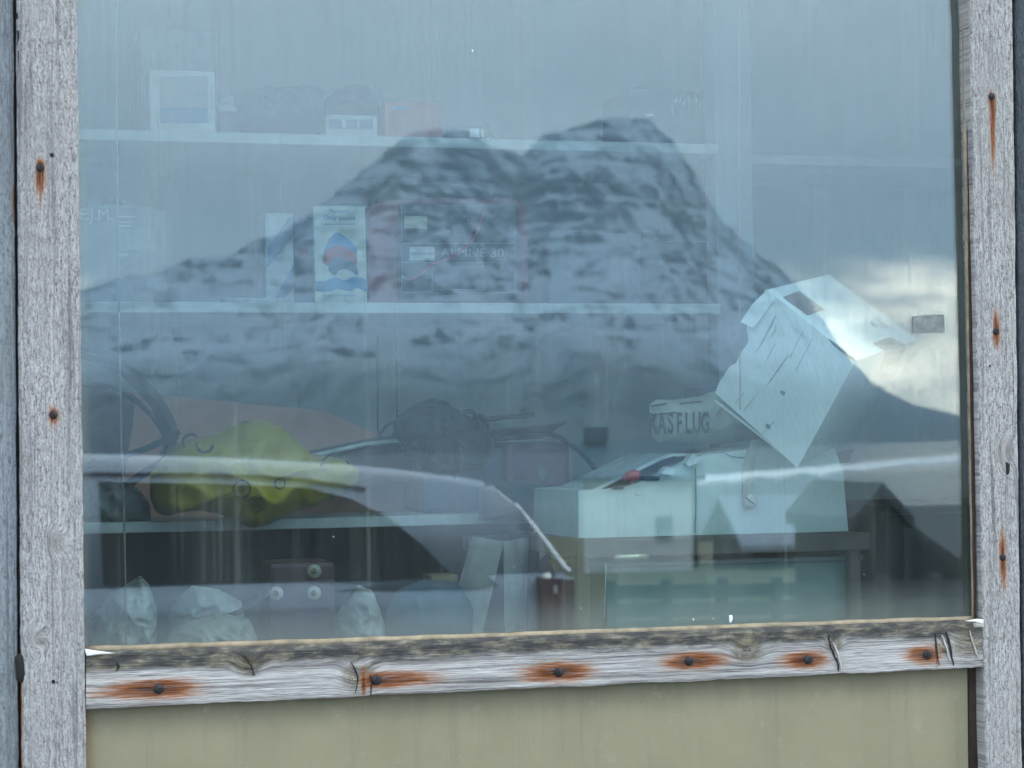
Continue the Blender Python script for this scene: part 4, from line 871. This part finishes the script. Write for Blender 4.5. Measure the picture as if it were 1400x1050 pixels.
V, F = pillow([(205, 648), (205, 680), (212, 699), (226, 706), (250, 700), (275, 698), (300, 703), (325, 715), (348, 722), (370, 716), (395, 702), (430, 692), (462, 678), (488, 664), (492, 645), (475, 628), (425, 620), (405, 600), (386, 583), (357, 573), (330, 577), (290, 595), (242, 606), (226, 622)], 0.52, 0.055, 0.04, amp=0.55, freq=9, seed=6, rings=24, N=130, jit=0.0002)
YM = mesh('sack', V, F, M_yel, yb, True)
def surfY(px, py, V):
    best = min(V, key=lambda v: (v-P(px, py, v.y)).length if v.y < 0.52 else 9); return best.y
M_mark = m_('olive_print', (0.05, 0.05, 0.012), 0.6, bump=0.0)
def ringmark(px, py, r0_, r1_, a0=0, a1=2*math.pi):
    n = 26; mb = MB(); Y_ = surfY(px, py, V)-0.004
    pts = [P(px+r1_*math.cos(a0+(a1-a0)*k/n), py+r1_*math.sin(a0+(a1-a0)*k/n), surfY(px+r1_*math.cos(a0+(a1-a0)*k/n), py+r1_*math.sin(a0+(a1-a0)*k/n), V)-0.0025) for k in range(n+1)]
    mb.tube(pts, (r1_-r0_)*0.0006, 5); mb.build('printed_ring', M_mark, yb)
ringmark(331, 668, 9, 11.5); ringmark(331, 668, 1, 3.0); ringmark(383, 661, 5.5, 7); ringmark(262, 606, 8, 12, 2.6, 5.4); ringmark(280, 607, 7, 11, 0.2, 3.4); ringmark(458, 640, 16, 19, 3.3, 6.0)
for k in range(7):
    a = 338+k*1.5; y_ = 684+k*3
    pts = [P(a+j*6, y_-j*2.8, surfY(a+j*6, y_-j*2.8, V)-0.002) for j in range(4)]; MB().tube(pts, 0.0006, 4).build('printed_line', M_mark, yb)
sw = thing('grey_sheet', 'thin grey sheet with a white edge lying across the low shelf', 'sheet', tuple(P(600, 650, 0.7)))
q = [P(396, 629, .66), P(500, 606, .68), P(620, 594, .70), P(775, 575, .70), P(742, 597, .74), P(640, 604, .78), P(520, 596, .82), P(396, 622, .82)]
MB().prism([v+Vector((0, 0, 0)) for v in q], (0, 0.0, -0.003)).build('sheet', m_('dull_grey_sheet', (0.15, 0.16, 0.165)), sw)
MB().tube([P(396, 630, .655), P(500, 607, .675), P(600, 597, .69)], 0.0035, 6).build('white_edge', M_wcard, sw, True)
q = pxs([(395, 636), (520, 610), (600, 641), (560, 660), (400, 660)], 0.72); MB().prism(q, (0, 0.06, 0)).build('red_side', m_('dull_red_board', (0.16, 0.055, 0.05)), sw)
cb_ = thing('cable_bundle', 'tangled bundle of black cable with loops on the low shelf', 'cable', tuple(P(600, 650, 0.6)))
V, F = pillow([(534, 597), (545, 575), (565, 553), (590, 543), (610, 548), (622, 560), (650, 572), (668, 600), (664, 640), (600, 650), (575, 640), (572, 608)], 0.62, 0.03, 0.03, amp=0.5, freq=60, seed=8, N=90, rings=14); mesh('clump', V, F, m_('dark_blue_black', (0.010, 0.013, 0.018), 0.8), cb_, True)
for i, (cx, cyy, rx_, rz_) in enumerate(((600, 590, 40, 34), (622, 600, 22, 36), (640, 596, 20, 34), (655, 598, 14, 30), (585, 585, 45, 30), (612, 615, 26, 25), (650, 610, 22, 24))):
    MB().tube([P(cx+rx_*math.cos(2*math.pi*k/28), cyy+rz_*math.sin(2*math.pi*k/28), 0.60-0.012*math.sin(2*math.pi*k/28+i)-0.004*i+0.012) for k in range(28)], 0.0040, 7, True).build('cable_loop', M_rubber, cb_, True)
MB().tube(ppath([(518, 596), (528, 583), (545, 577), (548, 600), (552, 618)], 0.61), 0.003, 7).build('cable_end', M_rubber, cb_, True); MB().tube(ppath([(652, 607), (640, 625), (626, 646), (622, 655)], 0.57), 0.0022, 7).build('cable_end', M_rubber, cb_, True); MB().tube(ppath([(592, 600), (588, 612), (584, 628)], 0.6), 0.003, 7).build('cable_end', M_rubber, cb_, True)
mb = MB().tube([P(606, 579, .68), P(730, 567, .66)], 0.0042, 9); single('black_rod', mb, M_blk, 'short straight black rod above the cable bundle', 'rod', True)
mb = MB().tube(ppath([(690, 600, .62), (730, 594, .60), (760, 596, .58), (790, 615, .56), (815, 642, .52), (838, 656, .48), (860, 660, .46)], 0.6), 0.0042, 8); single('black_cable', mb, M_rubber, 'black cable arching from the purple case to the white case', 'cable', True)
pc = thing('purple_case', 'purple plastic case with a round blue knob on the low shelf', 'case', tuple(P(736, 700, 0.62)))
mb = MB(); bxp(mb, 692, 782, 604, 705, 0.62, 0.16, 0.012, ZL); mb.build('body', m_('dark_purple_plastic', (0.09, 0.022, 0.075), 0.5), pc, False)
MB().lathe(P(742, 648, 0.62), (0, -1, 0), [(0.011, 0), (0.010, 0.004), (0.004, 0.005)], 18).build('knob', m_('teal_knob', (0.02, 0.09, 0.13)), pc, True)
mb = MB(); bxp(mb, 578, 690, 612, 706, 0.64, 0.14, 0.008, ZL); single('blue_case', mb, m_('deep_blue_plastic', (0.02, 0.06, 0.13), 0.5), 'deep blue plastic case beside the purple case', 'case')
V, F = pillow([(655, 668), (700, 655), (760, 665), (800, 672), (840, 690), (840, 712), (655, 712)], 0.50, 0.02, 0.05, seed=14, zmin=ZL-0.01, amp=0.3); props(mesh('dark_cloth', V, F, m_('ink_blue_cloth', (0.015, 0.035, 0.06), 0.9), None, True), 'dark blue cloth crumpled in front of the purple case', 'cloth')
V, F = pillow([(110, 706), (120, 670), (150, 655), (190, 668), (206, 690), (206, 716), (110, 716)], 0.60, 0.03, 0.04, seed=15, zmin=ZL); props(mesh('foil_pack', V, F, m_('grey_foil', (0.16, 0.18, 0.19), 0.3), None, True), 'crumpled dull foil pack beside the yellow bag', 'pack')

# ---- bench under the shelf
M_poly = m_('milky_polythene', (0.30, 0.32, 0.29), 0.3, var=0.2, bump=0.9, bscale=28)
def bag(pts, Y, th, sd, label, mat=None, name='plastic_bag', am=0.32, fr=30):
    V, F = pillow(pts, Y, th, th, amp=am, freq=fr, seed=sd, zmin=ZB, rings=22, N=110, jit=0.0003); return props(mesh(name, V, F, mat or M_poly, None, True), label, 'bag')
bag([(112, 915), (118, 850), (150, 812), (192, 787), (204, 800), (214, 830), (214, 915)], 0.30, 0.06, 21, 'tall milky plastic bag with a pointed top on the bench')
bag([(216, 915), (236, 860), (276, 845), (300, 838), (340, 845), (352, 872), (340, 915)], 0.22, 0.05, 22, 'low crumpled milky plastic bag on the bench')
bag([(222, 915), (232, 830), (262, 800), (300, 806), (330, 822), (334, 840), (320, 915)], 0.36, 0.05, 23, 'loose milky plastic bag behind the low crumpled one', m_('dull_polythene', (0.30, 0.32, 0.30), 0.4, bump=0.9, bscale=28))
bag([(456, 915), (458, 845), (475, 820), (490, 800), (508, 806), (524, 850), (526, 915)], 0.34, 0.05, 24, 'creased milky plastic bag beside the dark red panel', m_('dull_polythene_b', (0.32, 0.33, 0.30), 0.4, bump=0.9, bscale=28))
dp = thing('switch_panel', 'dark red instrument panel with three round pale knobs on the bench', 'panel', tuple(P(413, 890, 0.32)))
mb = MB(); bxp(mb, 369, 459, 768, 900, 0.32, 0.10, 0.008, ZB); mb.build('housing', m_('dark_wine_plastic', (0.060, 0.022, 0.030), 0.5), dp)
for a, b in ((429, 781), (429, 811), (377, 811)):
    kn = MB().lathe(P(a, b, 0.3195), (0, -1, 0), [(0.0105, 0), (0.0105, 0.006), (0.008, 0.009), (0.002, 0.0095)], 20).build('knob', m_('pale_brass_knob', (0.36, 0.33, 0.27), 0.4), dp, True)
    MB().lathe(P(a, b, 0.3095), (0, -1, 0), [(0.0045, 0), (0.004, 0.0015)], 14).build('knob_centre', m_('orange_brown', (0.22, 0.10, 0.04)), kn, True)
MB().tube(ppath([(300, 838, .30), (335, 832, .28), (355, 822, .28), (372, 808, .30)], 0.3), 0.0035, 7); single('dark_strap', MB().tube(ppath([(300, 845, .24), (325, 838, .24), (350, 822, .26), (366, 812, .28)], 0.3), 0.004, 7), M_rubber, 'short dark strap lying across the crumpled bags', 'strap', True)
V, F = pillow([(525, 915), (530, 835), (545, 805), (580, 792), (625, 796), (650, 830), (655, 915)], 0.36, 0.06, 0.06, amp=0.2, freq=14, seed=25, zmin=ZB); props(mesh('blue_fabric', V, F, m_('dusty_blue_fabric', (0.06, 0.10, 0.13), 0.9), None, True), 'dusty blue fabric heap on the bench', 'fabric')
mb = MB(); bxp(mb, 590, 628, 786, 900, 0.44, 0.06, 0.003, ZB); single('tan_carton', mb, m_('tan_card', (0.30, 0.23, 0.13)), 'small tan carton behind the blue fabric heap', 'carton')
fo = thing('folded_card', 'large folded pale card standing like a tent on the bench', 'card', tuple(P(690, 890, 0.33)))
q = [P(646, 733, .36), P(688, 740, .30), P(650, 905, .28), P(596, 905, .36)]; MB().prism(q, (0.002, 0.003, 0)).build('left_leaf', m_('dull_white_card', (0.36, 0.35, 0.32)), fo)
q = [P(688.5, 740, .30), P(722, 735, .38), P(716, 905, .40), P(690, 905, .29)]; MB().prism(q, (0.002, 0.003, 0)).build('right_leaf', m_('cream_white_card', (0.50, 0.48, 0.43)), fo)
V, F = pillow([(724, 915), (728, 790), (745, 758), (785, 760), (820, 770), (832, 800), (832, 915)], 0.48, 0.06, 0.06, amp=0.2, freq=12, seed=27, zmin=ZB); props(mesh('dark_sack', V, F, m_('dark_grey_sack', (0.035, 0.045, 0.05), 0.9), None, True), 'dark grey sack between the folded card and the tub', 'sack')

# ---- right-hand side: board, case, tub, tilted box, printed bag
M_brd = m_('dark_brown_board', (0.085, 0.068, 0.058), 0.75, var=0.2)
bs = thing('side_table', 'dark brown table board carrying the white case behind the pane', 'table', tuple(P(1000, 900, 0.3)))
zt2 = P(980, 734, 0.16).z; x0_, x1_ = P(790, 745, 0.16).x, P(1190, 745, 0.16).x
MB().box(x0_, x1_, 0.16, 0.54, zt2-0.026, zt2, 0.002).build('board', M_brd, bs)
for x_ in (x0_+0.012, x1_-0.02):
    for y_ in (0.18, 0.52): MB().box(x_-0.009, x_+0.009, y_-0.009, y_+0.009, ZB+0.0005, zt2-0.0265, 0.001).build('leg', M_brd, bs)
hd = MB().tube([P(841, 762, .152), P(886, 760, .152)], 0.0042, 10); hd.build('handle', m_('pale_brass_rod', (0.62, 0.56, 0.40), 0.3, metal=0.6), bs, True)
t = NT('greenish_clear_plastic'); t.col((0.30, 0.42, 0.38)).rgh(0.22); t.b.inputs['Alpha'].default_value = 0.62; t.nor(t.bump(t.noise(t.obj(), 50, 3), 0.1, 0.002)); M_tub = t.m
tub = thing('plastic_tub', 'greenish translucent plastic tub under the brown table board', 'tub', tuple(P(1010, 900, 0.3)))
X0, X1 = P(832, 810, 0.19).x, P(1178, 810, 0.19).x; zt3 = zt2-0.032; mb = MB()
for a in ((X0, X1, 0.20, 0.204), (X0, X1, 0.476, 0.48), (X0, X0+0.004, 0.204, 0.476), (X1-0.004, X1, 0.204, 0.476)): mb.box(*a, ZB+0.001, zt3-0.012)
mb.box(X0, X1, 0.20, 0.48, ZB+0.0002, ZB+0.001); mb.build('body', M_tub, tub)
MB().box(X0-0.006, X1+0.006, 0.192, 0.488, zt3-0.0115, zt3-0.003, 0.003).build('lid', m_('grey_green_lid', (0.20, 0.26, 0.25), 0.4), tub)
mb = MB(); bxp(mb, 985, 1110, 785, 860, 0.30, 0.12, 0.004, ZB+0.0015); single('grey_block', mb, m_('grey_packet', (0.30, 0.33, 0.31)), 'pale grey packet lying inside the translucent tub', 'packet')
MB().tube([P(829, 772, .185), P(826, 845, .185)], 0.0012, 6).build('corner_edge', M_chrome, tub)
# white case
cs = thing('white_case', 'white plastic case with a strap and round catch, its lid flap raised', 'case', tuple(P(980, 734, 0.3)))
M_case = m_('greenish_white_plastic', (0.60, 0.66, 0.62), 0.4, var=0.05, bump=0.03)
q = pxs([(791, 671), (850, 667), (905, 648), (960, 622), (1040, 612), (1140, 612), (1152, 640), (1160, 734), (791, 734)], 0.22)
for v_ in q[7:]: v_.z = zt2+0.0005
MB().prism(q, (0, 0.24, 0)).build('body', M_case, cs)
q = [P(806, 671, .225), P(902, 625, .23), P(918, 620, .24), P(985, 620, .24), P(985, 624, .24), P(920, 624, .24), P(904, 629, .23), P(812, 673, .225)]; MB().prism(q, (0, 0.18, 0)).build('lid_flap', m_('grey_white_plastic', (0.48, 0.53, 0.51), 0.4), cs)
q = [P(1028, 600, .2155), P(1040, 604, .2155), P(1032, 632, .2150), P(1031, 690, .2140), P(1026, 696, .2140), P(1018, 696, .2140), P(1015, 688, .2140), P(1016, 640, .2150)]; MB().prism(q, (0, 0.003, 0)).build('strap', m_('cream_strap', (0.50, 0.50, 0.42), 0.6), cs)
kn = MB().lathe(P(1025.5, 684.5, .2125), (0, -1, 0), [(0.0105, -0.001), (0.0105, 0.005), (0.0088, 0.0075), (0.002, 0.008)], 22).build('catch', m_('cream_catch', (0.55, 0.54, 0.46), 0.45), cs, True)
q = P(1025.5, 684.5, .2040); MB().tube([q+Vector((-0.007, 0, 0.005)), q+Vector((0.007, 0, -0.006))], 0.0011, 6).build('slot', M_slot, kn)
MB().tube(ppath([(951, 640, .219), (951.5, 690, .219), (950, 728, .219)], .22), 0.0008, 5).build('seam', m_('grey_seam', (0.25, 0.3, 0.3)), cs)
MB().tube(ppath([(975, 618, .2185), (990, 619, .2185), (1000, 624, .2185), (1025, 627, .2185)], .22), 0.0008, 5).build('seam', m_('grey_seam_b', (0.25, 0.3, 0.3)), cs)
for a, b in ((872, 675), (864, 660)): MB().lathe(P(a, b, .219), (0, -1, 0), [(0.0024, 0), (0.0018, 0.002)], 10).build('rivet', M_wcard, cs, True)
V, F = pillow([(851, 656), (854, 646), (868, 641), (876, 646), (872, 656), (862, 660)], 0.215, 0.012, 0.012, N=36, rings=8, seed=31); props(mesh('red_plug', V, F, m_('red_plastic', (0.55, 0.06, 0.05), 0.5), None, True), 'small bright red plug lying in the open white case', 'plug')
for i, (a, b, w_, h_, lb_) in enumerate(((884, 654, 22, 6, 'dark blue connector lying beside the red plug'), (838, 667, 16, 4, 'thin dark blue tool lying at the left end of the open case'))):
    mb = MB(); bxp(mb, a-w_/2+8, a+w_/2+8, b-h_/2, b+h_/2, 0.214, 0.03, 0.003); single('connector', mb, M_navy, lb_, 'connector')
for i, (pts, lb_) in enumerate((([(904, 648), (912, 638), (924, 641), (922, 650)], 'small white block lying in the open case'), ([(938, 634), (946, 621), (958, 626), (955, 632), (942, 638)], 'larger white block lying under the raised flap'))):
    mb = MB().prism(pxs(pts, 0.205), (0, 0.02, 0)); single('white_block', mb, M_wcard, lb_, 'block')
# printed bag
kb_ = thing('printed_bag', 'white plastic bag printed KASFLUG leaning against the tilted carton', 'bag', tuple(P(950, 610, 0.34)))
V, F = pillow([(888, 566), (888, 553), (897, 546), (925, 546), (955, 542), (978, 534), (1000, 548), (1030, 575), (1040, 600), (1000, 606), (960, 609), (925, 608), (898, 605), (890, 592)], 0.34, 0.045, 0.04, amp=0.10, freq=26, seed=33, N=130, rings=18)
mesh('sack', V, F, m_('grubby_white_film', (0.46, 0.47, 0.42), 0.45, var=0.10, bump=0.3, bscale=50), kb_, True)
M_bink = m_('worn_black_print', (0.07, 0.08, 0.08), 0.7, var=0.3, scale=200, bump=0.0)
def onbag(px, py): return min((v for v in V if v.y < 0.34), key=lambda v: (v-P(px, py, v.y)).length).y
for i, ch in enumerate('KASFLUG'):
    a = 893+i*11.9; b = 580.5-i*0.2; text('letter', ch, 0.045, M_bink, kb_, facing(P(a, b, min(onbag(a, b), onbag(a-4, b+6), onbag(a+4, b-8))-0.003)), 0.0003, 0.44, 0.0010)
for x0_2, x1_2, y_ in ((890, 912, 555), (890, 924, 567), (930, 960, 552)):
    n = 8; pts = [P(x0_2+(x1_2-x0_2)*k/n, y_-k*0.4, onbag(x0_2+(x1_2-x0_2)*k/n, y_)-0.003) for k in range(n+1)]; MB().tube(pts, 0.0012, 4).build('printed_line', M_bink, kb_)
mb = MB(); bxp(mb, 944, 980, 529, 545, 0.37, 0.03, 0.002); single('blue_clip', mb, M_navy, 'flat navy clip closing the top of the printed bag', 'clip')
# tilted carton: nearest corner B, edges u (to A), v (to C), w (to F)
tb = thing('tilted_carton', 'battered white cardboard carton tipped on its corner with brown tape patches', 'carton', tuple(K(1090, 640, 3.2)))
DB = 3.16; Bp = K(1170, 493, DB); sc_ = DB
def cam_v(x, y, z): return cr*x+cu*y+cf*z
eu = cam_v(-.120, .098, .061)*sc_/3; ev = cam_v(-.080, -.147, .0785)*sc_/3; ew = cam_v(.118, .032, .180)*sc_/3
nf = eu.cross(ev).normalized()
if nf.dot(cf) > 0: nf = -nf
def onface(px, py, o, a, b):       # where the view of (px,py) meets the plane through o spanned by a and b
    d = cf+cr*((px-700)/FPX)-cu*((py-525)/FPX); n = a.cross(b); return CAM+d*((o-CAM).dot(n)/d.dot(n))
t = NT('white_corrugated_card'); p = t.obj()
wv = t.N('ShaderNodeTexWave', wave_type='BANDS', bands_direction='X'); wv.inputs['Scale'].default_value = 34; wv.inputs['Distortion'].default_value = 0.6; wv.inputs['Detail'].default_value = 2
rotq = Matrix((eu.normalized(), ev.normalized(), ew.normalized())).to_euler()
t.l.new(t.map(p, (1, 1, 1), rot=tuple(rotq)), wv.inputs['Vector'])
n = t.noise(p, 16, 5, 0.6); t.col(t.ramp(n, (0.3, (0.74, 0.76, 0.74)), (0.7, (0.86, 0.87, 0.85)))).rgh(0.6)
t.nor(t.bump(wv.outputs[1], 0.08, 0.003, t.bump(t.noise(p, 22, 4, 0.6), 0.30, 0.006))); M_carton = t.m
shell = MB(); sh = 0.0
A_, C_, F_ = Bp+eu, Bp+ev, Bp+ew; D_ = Bp+eu+ev; E_ = A_+ew; G_ = C_+ew; H_ = D_+ew
TK = 0.004
shell.hexa([Bp+ew*.03, A_+ew*.03, E_, F_], [Bp+ew*.03+ev*.02, A_+ew*.03+ev*.02, E_+ev*.02, F_+ev*.02]).build('top_side', M_carton, tb)
MB().hexa([Bp+ew*.001, F_+ev*0.021, G_, C_], [Bp+ew*.03+eu*.02+ev*.02, F_+eu*.02+ev*.02, G_+eu*.02, C_+eu*.02+ew*.03]).build('right_side', M_carton, tb)
D2, H2 = C_+eu*.88, G_+eu*.88
MB().hexa([C_+eu*.021+ew*.03-ev*.02, G_+eu*.021-ev*.02, H2-ev*.02, D2+ew*.03-ev*.02], [C_+eu*.021+ew*.03-ev*.04, G_+eu*.021-ev*.04, H2-ev*.04, D2+ew*.03-ev*.04]).build('bottom_side', M_carton, tb)
fpts = [(1050, 396), (1112, 446), (1170, 493), (1131, 565), (1090, 640), (1035, 588), (978, 537), (984, 522), (998, 501), (1006, 497), (1013, 483), (1022, 470), (1024, 463), (1021, 452), (1022, 440), (1035, 418)]
q = [onface(a, b, Bp, eu, ev)+nf*0.0008 for a, b in fpts]; MB().prism(q, -nf*TK).build('front_side', M_carton, tb)
def lay(pts, o, a, b, mat, name, off=0.001, th=0.0006):
    n_ = a.cross(b).normalized()
    if n_.dot(cf) > 0: n_ = -n_
    q = [onface(x_, y_, o, a, b)+n_*(off+th) for x_, y_ in pts]; return MB().prism(q, -n_*th).build(name, mat, tb)
# crumpled flaps on the open end
def flap(pts, lift, name):
    q = [onface(x_, y_, Bp, eu, ev)+nf*l_ for (x_, y_), l_ in zip(pts, lift)]; MB().prism(q, -nf*0.003).build(name, M_carton, tb)
flap([(1050, 396), (1060, 409), (1034, 447), (1020, 438), (1034, 414)], [0.003, 0.003, 0.010, 0.018, 0.012], 'flap')
M_tape = m_('brown_tape', (0.20, 0.125, 0.085), 0.35, var=0.12); M_tape2 = m_('pale_brown_tape', (0.34, 0.25, 0.20), 0.35, var=0.1)
lay([(1070, 407), (1092, 399), (1126, 424), (1104, 432)], Bp, eu, ew, M_tape, 'tape')
lay([(1193, 470), (1216, 462), (1240, 474), (1212, 481.5)], Bp, eu, ew, M_tape2, 'tape'); lay([(1211, 482), (1238, 474), (1224, 500), (1203, 506)], Bp, ev, ew, M_tape2, 'tape'); lay([(1142, 620), (1166, 614), (1160, 630), (1136, 636)], Bp, ev, ew, M_tape, 'tape')
M_pr = m_('grey_print_lines', (0.34, 0.37, 0.37), 0.8, var=0.3, scale=120, bump=0.0)
def ln(x0, y0, x1, y1, w_=0.9):
    d = math.hypot(x1-x0, y1-y0); nx_, ny_ = -(y1-y0)/d*w_, (x1-x0)/d*w_
    lay([(x0+nx_, y0+ny_), (x1+nx_, y1+ny_), (x1-nx_, y1-ny_), (x0-nx_, y0-ny_)], Bp, eu, ev, M_pr, 'printed_line')
for x0, y0, x1, y1 in ((1112, 462, 1088, 507), (1100, 450, 1080, 490), (1062, 445, 1054, 462), (1060, 470, 1048, 494), (1018, 536, 1006, 552), (1034, 541, 1017, 562), (1060, 575, 1043, 592), (1063, 448, 1057, 460)): ln(x0, y0, x1, y1, 0.32)
for k in range(9):
    x_, y_ = 1062-k*2.1+random.uniform(-1, 1), 432+k*4.2; L_ = random.uniform(10, 22); ln(x_, y_, x_-L_*0.5, y_+L_*0.75, 0.4)
for k in range(8):
    x_, y_ = 1078-k*3.2, 486+k*4.5; ln(x_, y_, x_-6, y_+9, 0.6)
for x_, y_ in ((1071, 536), (1051, 582)):
    lay([(x_-3, y_-3), (x_+3.2, y_-1), (x_+2, y_+5), (x_-3.6, y_+2)], Bp, eu, ev, m_('grey_symbol', (0.26, 0.29, 0.29)), 'printed_square')
lay([(1133, 462), (1171, 491), (1168, 494), (1150, 480), (1138, 470)], Bp, eu, ev, M_slot, 'edge_gap', 0.0012)
for k in range(6): lay([(1190+k*4, 440+k % 3*3), (1192+k*4, 440+k % 3*3), (1194+k*4, 447+k % 2*3), (1192+k*4, 447)], Bp, eu, ew, M_pr, 'printed_line')
# cords hanging inside the pane
single('hanging_cord', MB().tube(ppath([(156, -200), (160, 200), (163, 430), (166, 600), (170, 720), (173, 905)], 0.05), 0.0013, 7), m_('pale_cord', (0.16, 0.15, 0.12), 0.9), 'thin pale cord hanging straight down behind the pane', 'cord', True)
single('orange_thread', MB().tube(ppath([(1010, -150), (1011, 200), (1011, 400), (1011.5, 486), (1012, 560)], 0.06), 0.0007, 5), m_('orange_thread', (0.45, 0.20, 0.12), 0.9), 'fine orange thread hanging behind the pane beside the tilted carton', 'thread', True)

# ------------------------------------------------------------------ air over the fjord
hm = bpy.data.materials.new('hazy_air'); hm.use_nodes = True; hn = hm.node_tree.nodes; hn.clear()
ho = hn.new('ShaderNodeOutputMaterial'); hv = hn.new('ShaderNodeVolumePrincipled'); hm.node_tree.links.new(hv.outputs[0], ho.inputs['Volume'])
hv.inputs['Color'].default_value = (0.52, 0.77, 1.0, 1); hv.inputs['Density'].default_value = 0.000115; hv.inputs['Anisotropy'].default_value = 0.0
props(MB().box(-9200, 9200, -9350, 9200, -70, 930).build('haze', hm), kind='stuff')

sbx = thing('shade_box', 'dark blue-green box added to darken the right end of the bench', 'shade_box', (P(1300, 800, 0.6).x, 0.7, 0.0))
M_shade_box = m_('dark_teal_shade_box', (0.02, 0.04, 0.05), 0.6)  # added box, its dark colour stands in for shade at lower right
xc0, xc1, zc1 = P(1196, 780, 0.56).x, P(1500, 780, 0.56).x, P(1250, 690, 0.56).z
MB().box(xc0, xc1, 0.56, 0.90, ZB+0.0005, zc1, 0.003).build('shade_box_body', M_shade_box, sbx)
for x_0, x_1 in ((xc0+0.012, (xc0+xc1)/2-0.004), ((xc0+xc1)/2+0.004, xc1-0.012)): MB().box(x_0, x_1, 0.545, 0.5595, ZB+0.015, zc1-0.015, 0.002).build('shade_box_front', M_shade_box, sbx)
